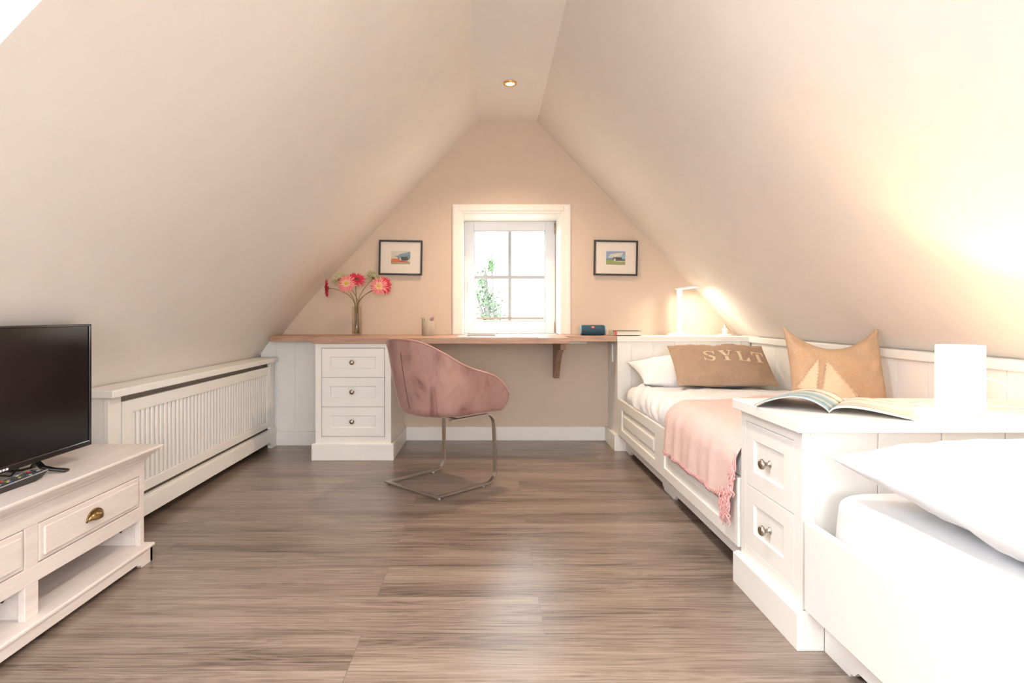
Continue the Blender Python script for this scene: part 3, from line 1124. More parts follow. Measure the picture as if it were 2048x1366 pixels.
# frame
for s in (1, -1):
    pts = [CL(.200 * s, -.12 if s > 0 else .03, .375), CL(.200 * s, .14, .3765)]
    for k in range(1, 9):
        th = pi / 2 * k / 8
        pts.append(CL(.200 * s, .14 + .06 * sin(th), .3765 - .06 * (1 - cos(th))))
    pts.append(CL(.202 * s, .204, .20))
    for k in range(0, 9):
        th = pi / 2 * k / 8
        pts.append(CL(.203 * s, .205 - .06 * (1 - cos(th)), .068 - .055 * sin(th)))
    pts.append(CL(.200 * s, -.205, .013))
    mb = MB(); mb.ribbon(pts, Rd, .024, .009); mb.build('frame_side', 'steel', ch, bevel=.0012)
mb = MB(); mb.ribbon([CL(-.212, -.204, .013), CL(.212, -.204, .013)], Fd, .022, .009); mb.build('rear_crossbar', 'steel', ch, bevel=.0012)
mb = MB(); mb.ribbon([CL(-.198, -.06, .3745), CL(.198, -.06, .3745)], Fd, .03, .006); mb.build('seat_support', 'steel', ch)
for a, t in ((.2, -.19), (-.2, -.19), (.2, .12), (-.2, .12)):
    mb = MB(); mb.lathe([(0, .0), (.007, .0), (.007, .0085), (0, .0085)], CL(a, t, 0), Z, 12); mb.build('glide', 'badge_silver', ch)

# ------------------------------------------------------------------ headboard box
hb_ = thing('headboard_box', 'white boarded headboard box with a wide shelf top at the head of the far bed', 'headboard', (1.28, 4.24, 0))
HX0, HX1, HY = 0.850, 1.7395, 4.075
mb = MB()
mb.box(HX0, HX0 + .09, HY, HY + .02, 0.10, 0.722)
boards(mb, (0, HY + .025, 0), X, Z, -Y, HX0 + .09, HX1, 0.10, 0.722, 0, .019, 0.940 + .1467, 0.1467)
mb.box(HX0, HX0 + .02, HY + .02, 4.399, 0.0, 0.722)
mb.build('body', 'white_paint', hb_, bevel=.001)
mb = MB(); mb.box(HX0 - .003, 1.7945, HY - .006, 4.399, 0.7225, 0.757)
mb.build('top_board', 'white_paint', hb_, bevel=.003)
mb = MB(); mb.box(HX0 - .026, 1.74, HY - .028, HY, 0, 0.104); mb.box(HX0 - .026, HX0, HY, 4.38, 0, 0.104)
mb.build('plinth', 'white_paint', hb_, bevel=.002)
sk = thing('wall_socket', 'slim white socket strip on the side of the headboard box below the shelf', 'socket', (0.846, 4.30, 0.58))
mb = MB(); mb.box(0.839, 0.8495, 4.215, 4.295, 0.575, 0.70); mb.build('plate', 'plastic_white', sk, bevel=.003)
mb = MB()
for zz in (0.61, 0.665):
    mb.lathe([(0, 0.0005), (.017, 0.0005), (.0185, .0025), (.0165, .0025), (.0155, .0012), (0, .0012)], (0.839, 4.255, zz), -X, 18)
mb.build('outlet', 'window_white', sk)

# ------------------------------------------------------------------ beds
def bed(label, y0, y1, panels, feet):
    t = thing('bed', label, 'bed', (1.3, (y0 + y1) / 2, 0))
    BX = 0.845
    mb = MB()
    zs = [0.112, 0.160, 0.293, 0.3475]
    cuts = [y0]
    for a, b in panels:
        cuts += [a, b]
    cuts.append(y1)
    for i in range(0, len(cuts), 2):
        mb.obox((BX, 0, 0), Y, Z, X, cuts[i], cuts[i + 1], zs[0], zs[3], 0, .022)
    for a, b in panels:
        mb.obox((BX, 0, 0), Y, Z, X, a, b, zs[0], zs[1], 0, .022)
        mb.obox((BX, 0, 0), Y, Z, X, a, b, zs[2], zs[3], 0, .022)
    mb.build('side_rail', 'white_paint', t, bevel=.002)
    for a, b in panels:
        mb = MB()
        mb.obox((BX, 0, 0), Y, Z, X, a, b, zs[1], zs[2], .009, .021)
        # raised bevelled field
        o = [(a + .035, zs[1] + .032), (b - .035, zs[1] + .032), (b - .035, zs[2] - .032), (a + .035, zs[2] - .032)]
        i_ = [(a + .045, zs[1] + .040), (b - .045, zs[1] + .040), (b - .045, zs[2] - .040), (a + .045, zs[2] - .040)]
        vo = [mb.bm.verts.new((BX + .009, p[0], p[1])) for p in o]
        vi = [mb.bm.verts.new((BX + .002, p[0], p[1])) for p in i_]
        mb._face(vi)
        for k in range(4):
            mb._face([vo[k], vo[(k + 1) % 4], vi[(k + 1) % 4], vi[k]])
        mb.build('rail_panel', 'white_paint', t, bevel=.0008)
    # kick board with cut-outs
    pts = [(y0, .112), (y0, .0)]
    pts = []
    fs = sorted(feet)
    low = []
    cur = y0
    out = [(y0, .112), (y0, .028)]
    for a, b in fs:
        if a > y0 + .03:
            out += [(a - .035, .028), (a - .02, .012), (a - .006, .010), (a, 0)]
        else:
            out = [(y0, .112), (y0, 0)]
        if b < y1 - .03:
            out += [(b, 0), (b + .006, .010), (b + .02, .012), (b + .035, .028)]
        else:
            out += [(b, 0)]
    if out[-1][0] < y1 - .001:
        out += [(y1, .028)]
    out += [(y1, .112)]
    mb = MB(); mb.prism(out[::-1], (0.900, 0, 0), Y, Z, X, 0, .02)
    mb.build('kickboard', 'white_paint', t)
    mb = MB(); mb.box(0.87, 1.735, y0 + .005, y1 - .005, 0.12, 0.16)
    for yy in (y0 + .03, (y0 + y1) / 2, y1 - .03):
        mb.box(1.55, 1.6, yy - .02, yy + .02, 0, .12)
    mb.build('base', 'white_paint', t)
    return t


bed('white built-in bed with panelled side rail, between the headboard box and the nightstand', 2.085, 4.046,
    [(2.208, 2.97), (3.135, 3.93)], [(2.085, 2.12), (2.99, 3.16), (3.93, 4.046)])
bed('overexposed white built-in bed in the right foreground, this side of the nightstand', -0.36, 1.6445,
    [(-0.20, 0.30), (0.45, 0.98)], [(-.36, -.25), (0.30, 0.45), (1.53, 1.6445)])


def mattress(name, label, x0, x1, y0, y1, z0, z1, r=.05, m='sheet_white', seed=0, wob=.004):
    mb = MB()
    cx, cy = (x0 + x1) / 2, (y0 + y1) / 2
    hx, hy = (x1 - x0) / 2, (y1 - y0) / 2
    def fn(u, v):
        # v: 0 bottom edge, .35 top edge start, 1 centre of the top
        th = 2 * pi * u
        c, s = cos(th), sin(th)
        n = 14
        rr = (abs(c) ** n + abs(s) ** n) ** (-1 / n)
        px, py = c * rr, s * rr
        if v < .3:
            z = z0 + (z1 - r - z0) * v / .3; ins = .006 * sin(v / .3 * pi) * -1
        elif v < .6:
            q = (v - .3) / .3 * pi / 2
            z = z1 - r + r * sin(q); ins = r * (1 - cos(q))
        else:
            k = 1 - (v - .6) / .4
            x = cx + px * (hx - r) * k; y = cy + py * (hy - r) * k
            return Vector((x, y, z1 + wob * noise.noise(Vector((x * 5, y * 5, seed)))))
        x = cx + px * (hx - ins); y = cy + py * (hy - ins)
        w = wob * noise.noise(Vector((x * 9, y * 9, z * 12 + seed)))
        return Vector((x + w * .5, y + w * .5, z))
    mb.grid(fn, 200, 30, closed_u=True)
    o = mb.build(name, m, weld=True)
    return tag(o, label, 'mattress')


mattress('mattress', 'sheeted mattress of the far bed, its corner showing beside the headboard box', 0.874, 1.715, 2.10, 4.03, 0.165, 0.437, seed=1)
mattress('mattress', 'bright white sheeted mattress on the bed in the right foreground', 0.876, 1.715, -0.33, 1.62, 0.165, 0.440, r=.035, seed=5)


# duvet on the far bed
def ridges(y, z, seed, amp):
    v = noise.noise(Vector((y * 11, z * 3, seed))) * .6 + noise.noise(Vector((y * 26 + z * 9, z * 5, seed + 4))) * .4
    return amp * v


mb = MB()
def duvet(u, v):
    s = u * 1.02
    y_end = 3.60 + .24 * min(1, s / .9)
    y = 2.105 + (y_end - 2.105) * v
    R_ = .09
    f1 = noise.noise(Vector((y * 7 + s * 6, s * 3 - y * 2, 3.3)))
    f2 = noise.noise(Vector((y * 17 + s * 13, s * 4 - y, 9.1)))
    wr = (1 - min(1, abs(f1) * 2.4)) ** 2 * .9 + f2 * .55 - .25
    if s < .765:
        x = 1.716 - s
        z = .466
        k = max(0, (s - .5) / .265)
        z += .011 * wr * (.6 + k) * (.35 if y < 3.0 else 1)
    elif s < .765 + R_ * pi / 2:
        a = (s - .765) / R_
        o = .026 * wr * (.3 if y < 2.92 else 1)
        x = .951 - (R_ + o * .6) * sin(a)
        z = .466 - R_ + (R_ + o) * cos(a)
    else:
        d = s - .765 - R_ * pi / 2
        x = .861 - .011 * wr + .02 * d
        z = .376 - d * .5
        if z < .352:
            x = max(x, .870)
    z += .010 * noise.noise(Vector((x * 4, y * 4, 2)))
    e = max(0, (v - .965) / .035)
    z -= .012 * e * e * (1 if s < .8 else 0)
    return Vector((x, y, z))
mb.grid(duvet, 70, 130)
tag(mb.build('duvet', 'linen_white', solid=.008), 'crumpled white duvet spread over the far bed under the pink throw', 'duvet')


def cushion_fn(w, h, T, pinch=.06, wr=.006, seed=0, sag=0.0, flat=1.0):
    def f(u, v, side):
        # u,v in -1..1
        x = u * w / 2 * (1 - pinch * (1 - v * v) * abs(u) ** 3)
        y = v * h / 2 * (1 - pinch * (1 - u * u) * abs(v) ** 3)
        k = ((1 - abs(u) ** 2.6) ** .55) * ((1 - abs(v) ** 2.6) ** .55)
        z = side * T / 2 * k
        ed = (abs(u) ** 3 + abs(v) ** 3)
        n = noise.noise(Vector((x * 9 + seed, y * 9, side * 2 + seed))) * .6 + noise.noise(Vector((x * 22, y * 22, seed * 3 + side))) * .4
        z += wr * n * min(1, k * 2.2) * (0.6 + ed)
        y += sag * (u * u - .4) * (v + 1) / 2
        return Vector((x, y, z))
    return f


def cushion(name, m, M, w, h, T, label, cat, extra=None, thingname=None, bottom=None, n=44, piping=None, **k):
    f = cushion_fn(w, h, T, **k)
    mb = MB()
    def sp(t):   # more rows near the rim
        q = t * 2 - 1
        return math.copysign(1 - (1 - abs(q)) ** 1.5, q)
    mb.grid(lambda a, b: M @ f(sp(a), sp(b), 1), n, n)
    if bottom:
        mb.mi = 1
    mb.grid(lambda a, b: M @ f(sp(a), sp(b), -1), n, n)
    mats = [m] + ([bottom] if bottom else [])
    if extra:
        t = thing(name, label, cat, M @ Vector((0, -h / 2, 0)))
        mb.build('cover', mats, t, weld=True)
        extra(t, f, M)
        return t
    return tag(mb.build(name, mats, weld=True), label, cat)


def basis(o, xaxis, yaxis):
    xa = Vector(xaxis).normalized(); ya = Vector(yaxis); ya = (ya - xa * ya.dot(xa)).normalized(); za = xa.cross(ya)
    M = Matrix((xa, ya, za)).transposed().to_4x4()
    M.translation = Vector(o)
    return M


def lean(o, yaw, tilt):
    """cushion frame: x along its width (yaw about z), y up the leaning face"""
    xa = Vector((cos(yaw), sin(yaw), 0))
    back = Vector((-sin(yaw), cos(yaw), 0))
    ya = back * cos(tilt) + Z * sin(tilt)
    return basis(o, xa, ya)


# white pillow against the headboard, brown stencilled pillow in front of it
cushion('pillow', 'linen_white', lean((1.300, 3.850, 0.540), radians(2), radians(14)), .78, .40, .17,
        'plain white pillow propped on the headboard box, behind the brown lettered pillow', 'pillow', pinch=.05, wr=.012, seed=2, bottom='sheet_white')


def stroke(pts, ws):
    """variable-width stroke outline polygon quads"""
    quads = []
    P = [Vector((*p, 0)) for p in pts]
    L_, R_ = [], []
    for i, p in enumerate(P):
        d = (P[min(i + 1, len(P) - 1)] - P[max(i - 1, 0)]).normalized()
        nrm = Vector((-d.y, d.x, 0))
        L_.append(p + nrm * ws[i] / 2); R_.append(p - nrm * ws[i] / 2)
    for i in range(len(P) - 1):
        quads.append([(L_[i].x, L_[i].y), (R_[i].x, R_[i].y), (R_[i + 1].x, R_[i + 1].y), (L_[i + 1].x, L_[i + 1].y)])
    return quads


def letter_quads(ch_):
    # unit box 1 x 1.2, stencil serif capitals with bridges
    q = []
    def R(x0, y0, x1, y1): q.append([(x0, y0), (x1, y0), (x1, y1), (x0, y1)])
    if ch_ == 'L':
        R(.16, .06, .42, 1.14); R(.02, 1.12, .56, 1.2); R(.02, 0, .56, .08)
        q.append([(.62, 0), (.98, 0), (1.0, .42), (.90, .42)]); q.append([(.56, 0), (.62, 0), (.9, .3), (.66, .10)])
    if ch_ == 'T':
        R(.37, .06, .63, .98); R(.22, 0, .78, .08); R(.26, 1.08, .74, 1.2)
        q.append([(0, .80), (.09, .80), (.22, 1.2), (0, 1.2)]); q.append([(.91, .80), (1, .80), (1, 1.2), (.78, 1.2)])
        R(.2, 1.08, .27, 1.2); R(.73, 1.08, .8, 1.2)
    if ch_ == 'Y':
        R(.37, .06, .63, .50); R(.22, 0, .78, .08)
        q.append([(.36, .56), (.60, .56), (.34, 1.14), (.06, 1.14)]); R(-.04, 1.12, .42, 1.2)
        q.append([(.60, .60), (.68, .56), (.92, 1.14), (.82, 1.14)]); R(.66, 1.12, 1.06, 1.2)
    if ch_ == 'S':
        up = []; ws = []
        pts = [(.90, .84), (.86, .98), (.74, 1.10), (.52, 1.15), (.30, 1.09), (.18, .94), (.22, .78), (.40, .68)]
        q += stroke(pts, [.06, .08, .10, .12, .15, .20, .22, .22])
        pts = [(.46, .64), (.62, .55), (.80, .42), (.82, .26), (.70, .11), (.48, .05), (.26, .10), (.13, .22), (.09, .38)]
        q += stroke(pts, [.22, .23, .22, .20, .15, .12, .10, .08, .06])
        R(.86, .78, .93, 1.18); R(.05, .02, .12, .42)
    return q


def on_cushion(mb, f, M, quads, ox, oy, sx, sy, w, h, lift=.0022, n=5):
    for qd in quads:
        p = [Vector((ox + a * sx, oy + b * sy, 0)) for a, b in qd]
        def fn(u, v):
            c = p[0].lerp(p[1], u).lerp(p[3].lerp(p[2], u), v)
            uu, vv = c.x / (w / 2), c.y / (h / 2)
            uu = max(-.97, min(.97, uu)); vv = max(-.97, min(.97, vv))
            s = f(uu, vv, 1); s.z += lift
            return M @ s
        mb.grid(fn, n, n)


def brown_extra(t, f, M):
    w, h = .58, .34
    x = -.115
    for chx in 'SYLT':
        mb = MB()
        on_cushion(mb, f, M, letter_quads(chx), x, -.022, .076, .072, w, h)
        mb.build('letter', 'stencil', t, label='pale stencilled letter ' + chx)
        x += .098
    mb = MB()
    for i in range(16):
        xx = -.07 + i * .0085
        p = M @ f(xx / .3, .985, 1)
        mb.tube([p, p + Vector((.003 * sin(i * 3), -.004, .004 + .002 * cos(i * 5))), p + Vector((.006 * sin(i * 2.1), -.008, -.002))], .0014, 5)
    mb.build('frayed_tuft', 'brown_linen', t)


brownM = lean((1.385, 3.665, 0.600), radians(-2), radians(40))
cushion('pillow', 'brown_linen', brownM, .58, .34, .12, 'brown linen pillow with pale SYLT lettering on the far bed', 'pillow', extra=brown_extra, pinch=.03, wr=.020, seed=7)


def boat_extra(t, f, M):
    w, h = .40, .37
    mb = MB()
    def tri(pts, nm):
        m2 = MB()
        a, b, c = pts
        on_cushion(m2, f, M, [[a, b, c, c]], 0, 0, 1, 1, w, h, lift=.004, n=12)
        return m2.build(nm, 'sail', t, solid=.002, weld=True, label='cream cloth sail with frayed edges')
    tri([(-.188, -.062), (-.112, -.075), (-.088, .088)], 'sail_patch')
    tri([(-.105, -.13), (.085, -.14), (-.055, .092)], 'sail_patch')
    for a, b in (((-.088, .088), (-.112, -.075)), ((-.055, .092), (-.105, -.13)), ((-.188, -.062), (-.088, .088)), ((-.055, .092), (.085, -.14))):
        pts = []
        for i in range(30):
            q = i / 29
            x = a[0] + (b[0] - a[0]) * q + .003 * sin(i * 2.3); y = a[1] + (b[1] - a[1]) * q
            s = f(x / (w / 2), y / (h / 2), 1); s.z += .006
            pts.append(M @ s)
        mb.tube(pts, .0022, 5)
    mb.build('frayed_edge', 'sail', t)


boatM = lean((1.508, 2.66, 0.622), radians(-8), radians(72))
cushion('cushion', 'sand_linen', boatM, .40, .37, .13, 'sand-coloured cushion with cream sailboat patches, standing behind the magazine', 'cushion',
        extra=boat_extra, pinch=.07, wr=.020, seed=11, sag=.095)

cushion('pillow', 'linen_white', basis((1.292, 1.155, 0.532), (1, 0, .02), (0, 1, .05)), .86, .80, .19,
        'large bright white pillow lying on the bed in the right foreground', 'pillow', pinch=.07, wr=.016, seed=21, bottom='linen_white')

# pink throw
th_ = thing('throw_blanket', 'pale pink fringed throw draped over the side of the far bed', 'blanket', (0.9, 2.55, 0.25))
def throw(u, v):
    # u: from the wall across the bed and down the front; v: near to far edge
    s = u * 1.058
    k = max(0, (s - .755 - .165) / .138)
    far = 3.20 - .27 * min(1, s / .80)
    near = 2.093 + .055 * k * k
    y = near + (far - near) * v
    R_ = .105
    if s < .755:
        x = 1.70 - s
        z = .489
    elif s < .92:
        a = (s - .755) / R_
        x = .945 - R_ * sin(a)
        z = .489 - R_ * (1 - cos(a))
    else:
        x = .840 - .004 * k
        z = .384 - (s - .92) * .98
    fold = (0.5 + .5 * sin(y * 33 + 1.6 * sin(y * 9))) * .6 + (.5 + .5 * sin(y * 57 + 2)) * .4
    x -= .013 * fold * min(1, max(0, (s - .80) / .2))
    z += (.009 * noise.noise(Vector((x * 4, y * 4, 2))) + .005 * noise.noise(Vector((x * 12, y * 12, 8)))) * max(0, 1 - k * 1.5)
    return Vector((x, y, z))
mb = MB()
mb.grid(throw, 90, 90)
mb.build('cloth', 'pink_throw', th_, solid=.004)
mb = MB()
random.seed(3)
for i in range(60):                       # short looped stitches along the lower hem
    v = .02 + .97 * i / 59
    p = throw(1.0, v)
    mb.tube([p + Vector((-.002, 0, .010)), p + Vector((-.006, .002, .002)), p + Vector((-.005, .003, -.004)), p + Vector((-.001, .004, .004))], .0022, 5)
mb.build('hem_stitching', 'pink_fringe', th_)
mb = MB()
for i in range(50):                       # fringe along the near edge
    u = .82 + .18 * i / 49
    p = throw(u, 0.0) + Vector((-.004, 0, 0))
    ln = .040 + .035 * random.random()
    pts = [p]
    sw = random.uniform(-.010, .002)
    dy = random.uniform(-.018, .022)
    for k in range(1, 7):
        q = k / 6
        pts.append(p + Vector((sw * q + .005 * sin(k * 2.1 + i * 1.3), max(-.012, dy * q + .004 * cos(k * 1.7 + i)), -ln * q)))
    for pp in pts:
        pp.x = min(pp.x, .838); pp.y = max(pp.y, 2.088)
    mb.tube(pts, [.0030, .0030, .0028, .0030, .0028, .0034, .0018], 5)
for i in range(44):                       # hanging cluster below the corner
    c_ = i / 43
    p = throw(1.0, .06 * random.random()) + Vector((-.006 + random.uniform(-.008, .002), random.uniform(-.035, .01), random.uniform(-.01, .05)))
    ln = random.uniform(.035, .085)
    pts = [p]
    for k in range(1, 7):
        q = k / 6
        pts.append(p + Vector((.006 * sin(k * 1.9 + i), .007 * cos(k * 2.2 + i * 1.7) - .016 * q, -ln * q)))
    for pp in pts:
        pp.x = min(pp.x, .838); pp.y = max(pp.y, 2.088)
    mb.tube(pts, [.0028] * 6 + [.0016], 5)
mb.build('fringe', 'pink_fringe', th_, label='bunched pink fringe')

# ------------------------------------------------------------------ nightstand
nsd = thing('nightstand', 'white two-drawer nightstand dividing the two beds, open magazine on top', 'nightstand', (1.3, 1.87, 0))
NX, NY0, NY1 = 0.850, 1.665, 2.070
mb = MB()
# front face frame around the drawers (front faces -x)
mb.obox((NX, 0, 0), Y, Z, X, NY0, 1.7085, 0.10, 0.5865, 0, .022)
mb.obox((NX, 0, 0), Y, Z, X, 2.0345, NY1, 0.10, 0.5865, 0, .022)
mb.obox((NX, 0, 0), Y, Z, X, 1.7085, 2.0345, 0.10, 0.145, 0, .022)
mb.obox((NX, 0, 0), Y, Z, X, 1.7085, 2.0345, 0.553, 0.5865, 0, .022)
mb.box(NX + .022, NX + .034, NY0, NY0 + .02, 0.10, 0.5865)
boards(mb, (0, NY0 + .028, 0), X, Z, -Y, NX + .0345, 1.7395, 0.0, 0.5865, 0, .022, NX + .036 + .174, 0.174)
mb.box(NX + .022, 1.7395, NY1 - .02, NY1, 0.0, 0.5865)
mb.build('body', 'white_paint', nsd, bevel=.0015)
mb = MB(); mb.obox((NX, 0, 0), Y, Z, X, 1.709, 2.034, 0.146, 0.552, .0225, .026); mb.build('inner_shadow_gap', 'gap_shadow_dark', nsd)  # dark sheet standing in for shade between the nightstand drawers
mb = MB(); mb.box(0.8255, 1.7395, 1.6395, 2.0845, 0.587, 0.6205)
mb.build('top_board', 'white_paint', nsd, bevel=.003)
mb = MB(); mb.box(0.826, 0.8495, 1.645, 2.080, 0, 0.100); mb.box(0.8495, 0.8995, 1.645, 1.6645, 0, 0.100)
mb.box(0.834, 0.8495, 1.652, 2.080, 0.100, 0.104)
mb.build('plinth', 'white_paint', nsd, bevel=.0015)
for z0, z1 in ((0.1465, 0.3445), (0.3465, 0.5515)):
    mb = MB()
    framed(mb, (NX, 0, 0), Y, Z, -X, 1.7095, 2.0335, z0, z1, .02, .062, .052, .007)
    d = mb.build('drawer', 'white_paint', nsd, bevel=.0015)
    knob(d, (NX + .007, 1.871, (z0 + z1) / 2 - .002), -X, 1.05)

# ------------------------------------------------------------------ magazine
ZT = 0.6207
mg = thing('magazine', 'open glossy magazine with sea photographs lying on the nightstand', 'magazine', (0.99, 1.80, ZT))


def magazine_material(name, kind):
    m = bpy.data.materials.new(name)
    m.use_nodes = True
    nt = m.node_tree
    L = nt.links
    b = nt.nodes['Principled BSDF']
    b.inputs['Roughness'].default_value = 0.25
    b.inputs['Specular IOR Level'].default_value = 0.4
    uv = nt.nodes.new('ShaderNodeUVMap'); uv.uv_map = 'UVMap'
    sp = nt.nodes.new('ShaderNodeSeparateXYZ')
    n = nt.nodes.new('ShaderNodeTexNoise'); n.inputs['Scale'].default_value = 5; n.inputs['Detail'].default_value = 5
    mp = nt.nodes.new('ShaderNodeMapping'); mp.inputs['Scale'].default_value = (1.2, 4, 1)
    L.new(uv.outputs[0], sp.inputs[0]); L.new(uv.outputs[0], mp.inputs[0]); L.new(mp.outputs[0], n.inputs['Vector'])
    ma = nt.nodes.new('ShaderNodeMath'); ma.operation = 'MULTIPLY_ADD'; ma.inputs[1].default_value = 0.22
    L.new(n.outputs['Fac'], ma.inputs[0]); L.new(sp.outputs['Y'], ma.inputs[2])
    r = nt.nodes.new('ShaderNodeValToRGB')
    e = r.color_ramp.elements
    if kind == 0:
        st = [(.08, (.42, .50, .52)), (.22, (.16, .30, .36)), (.34, (.50, .60, .55)), (.44, (.20, .36, .42)), (.58, (.34, .50, .56)), (.72, (.70, .74, .72)), (.80, (.15, .09, .06)), (.86, (.78, .72, .66)), (1.0, (.82, .76, .70))]
    else:
        st = [(.08, (.66, .68, .66)), (.20, (.40, .48, .42)), (.30, (.66, .66, .58)), (.42, (.50, .58, .52)), (.55, (.78, .74, .68)), (.66, (.80, .76, .70)), (.79, (.82, .78, .72)), (.82, (.20, .10, .05)), (.86, (.84, .78, .70))]
    e[0].position, e[0].color = st[0][0], (*st[0][1], 1)
    e[1].position, e[1].color = st[-1][0], (*st[-1][1], 1)
    for p, c in st[1:-1]:
        k = e.new(p); k.color = (*c, 1)
    L.new(ma.outputs[0], r.inputs['Fac'])
    L.new(r.outputs['Color'], b.inputs['Base Color'])
    MATS[name] = m


magazine_material('page_left', 0)
magazine_material('page_right', 1)
sp0 = Vector((0.972, 1.755, ZT + .0012))
du = Vector((0.785, -0.62, 0)).normalized(); dv = Vector((0.62, 0.785, 0)).normalized()


def page(side, layer, name, m, thick=.0012, w=.205, h=.275, lift=1.0):
    mb = MB()
    uvl = mb.bm.loops.layers.uv.new('UVMap')
    def fn(u, v):
        s = u * w
        if side < 0:
            z = .034 * lift * sin(pi * min(1, u) ** .8) * (1 - .1 * v) + .003
            z += .002 * layer
        else:
            z = .020 * lift * sin(pi * u ** .55) * (1 - .2 * v) + .001 + .0016 * layer
            if layer > 1:
                z += .018 * max(0, u - .8) / .2 * v
        return sp0 + du * side * s + dv * v * h + Z * z
    rows = mb.grid(fn, 24, 10)
    nu, nv = 24, 10
    idx = {}
    for j, row in enumerate(rows):
        for i, vtx in enumerate(row):
            idx[vtx] = (i / nu if side > 0 else 1 - i / nu, j / nv)
    for f in mb.bm.faces:
        for l in f.loops:
            l[uvl].uv = idx[l.vert]
    return mb.build(name, m, mg, solid=thick)


page(-1, 0, 'cover', 'velvet_dark', .0012)
page(-1, 1, 'page', 'paper', .002, w=.203)
page(-1, 2.2, 'page', 'page_left', .001, w=.202)
page(1, 0, 'cover', 'paper', .0012)
page(1, 1, 'page', 'paper', .002, w=.203)
page(1, 2.3, 'page', 'page_right', .001, w=.202)

# ------------------------------------------------------------------ glowing cylinder lamp
LX, LY = 1.341, 1.745
lp = thing('table_lamp', 'glowing white cylinder lamp on the nightstand', 'lamp', (LX, LY, ZT))
mb = MB(); mb.lathe([(0, .0003), (.056, .0003), (.056, .008), (.052, .010), (0, .010)], (LX, LY, ZT), Z, 32); mb.build('base', 'plastic_white', lp)
mb = MB(); mb.lathe([(.057, .0105), (.0575, .100), (.057, .197)], (LX, LY, ZT), Z, 40); mb.build('lamp_shade', 'lamp_shade', lp, solid=.002)
mb = MB(); mb.lathe([(0, .0105), (.012, .0105), (.012, .035), (.016, .045), (.020, .065), (.016, .085), (0, .092)], (LX, LY, ZT), Z, 20); mb.build('bulb', 'lamp_bulb', lp)
l = bpy.data.lights.new('bulb_light', 'POINT'); l.energy = 4.8; l.color = (1.0, 0.52, 0.20); l.shadow_soft_size = .022
lo = bpy.data.objects.new('bulb_light', l); COL.objects.link(lo); lo.parent = lp; lo.location = (0, 0, .115)
mb = MB()
mb.tube([(LX + .056, LY, ZT + .006), (LX + .075, LY + .02, ZT + .012), (LX + .10, LY + .05, ZT + .022), (LX + .135, LY + .08, ZT + .020), (LX + .17, LY + .10, ZT + .006), (LX + .22, LY + .12, ZT + .0035),
         (LX + .27, LY + .08, ZT + .0035), (LX + .30, LY + .12, ZT + .03), (LX + .25, LY + .17, ZT + .075), (LX + .19, LY + .20, ZT + .095), (LX + .16, LY + .21, ZT + .085)], .0026, 8)
mb.build('power_cable', 'plastic_white', lp)

# ------------------------------------------------------------------ desk lamp on the headboard box
dl = thing('desk_lamp', 'slim white LED desk lamp, lit, on the headboard box shelf', 'lamp', (1.318, 4.26, 0.757))
HZ = 0.7575
bx, by = 1.318, 4.26
mb = MB(); mb.lathe([(0, 0), (.082, 0), (.083, .006), (.078, .011), (.030, .018), (.022, .030), (.0, .030)], (bx, by, HZ), Z, 36); mb.build('base', 'plastic_white', dl)
mb = MB(); mb.box(bx - .018, bx + .018, by - .008, by + .008, HZ + .02, HZ + .318); mb.build('stem', 'plastic_white', dl, bevel=.006, seg=3)
# head: a bar hinged on top, pointing right and into the room, tipped up a little
hd = Vector((.62, -.76, .09)).normalized(); hs = Vector((.76, .62, 0)).normalized(); hn = hd.cross(hs) * -1
if hn.z < 0: hn = -hn
H0 = Vector((bx - .012, by + .004, HZ + .322))
mb = MB(); mb.obox(H0, hd, hs, hn, -.01, .15, -.019, .019, -.004, .008); mb.build('head', 'plastic_white', dl, bevel=.004)
mb = MB(); mb.obox(H0, hd, hs, hn, .015, .142, -.014, .014, -.0055, -.0042); mb.build('led_strip', 'led', dl)
l = bpy.data.lights.new('led_light', 'AREA'); l.shape = 'RECTANGLE'; l.size, l.size_y = .13, .03; l.energy = 1.25; l.color = (1, .88, .72)
lo = bpy.data.objects.new('led_light', l); COL.objects.link(lo); lo.parent = dl
lo.location = H0 + hd * .08 - hn * .010 - Vector(dl.location)
lo.rotation_euler = basis((0, 0, 0), hd, hs).to_euler()
zz = (basis((0, 0, 0), hd, hs).to_3x3() @ Vector((0, 0, -1)))
if zz.z > 0:
    lo.rotation_euler = basis((0, 0, 0), hd, -hs).to_euler()

# charger
cg = thing('phone_charger', 'small white phone charger with a looped cable at the right end of the headboard shelf', 'charger', (1.61, 4.24, 0.757))
mb = MB(); mb.lathe([(0, 0), (.042, 0), (.045, .004), (.038, .010), (0, .012)], (1.625, 4.24, HZ), Z, 24); mb.build('dock', 'plastic_white', cg)
mb = MB(); mb.box(1.612, 1.641, 4.228, 4.252, HZ + .011, HZ + .050); mb.tube([(1.627, 4.24, HZ + .05), (1.627, 4.24, HZ + .062), (1.626, 4.24, HZ + .078)], [.008, .006, .003], 10)
mb.build('plug', 'plastic_white', cg, bevel=.003)
mb = MB(); mb.tube([(1.627, 4.24, HZ + .076), (1.635, 4.25, HZ + .079), (1.655, 4.27, HZ + .060), (1.69, 4.29, HZ + .028), (1.735, 4.28, HZ + .004), (1.75, 4.24, HZ + .003), (1.70, 4.20, HZ + .003), (1.66, 4.20, HZ + .003)], .0022, 7)
mb.build('cable', 'cup_taupe', cg)

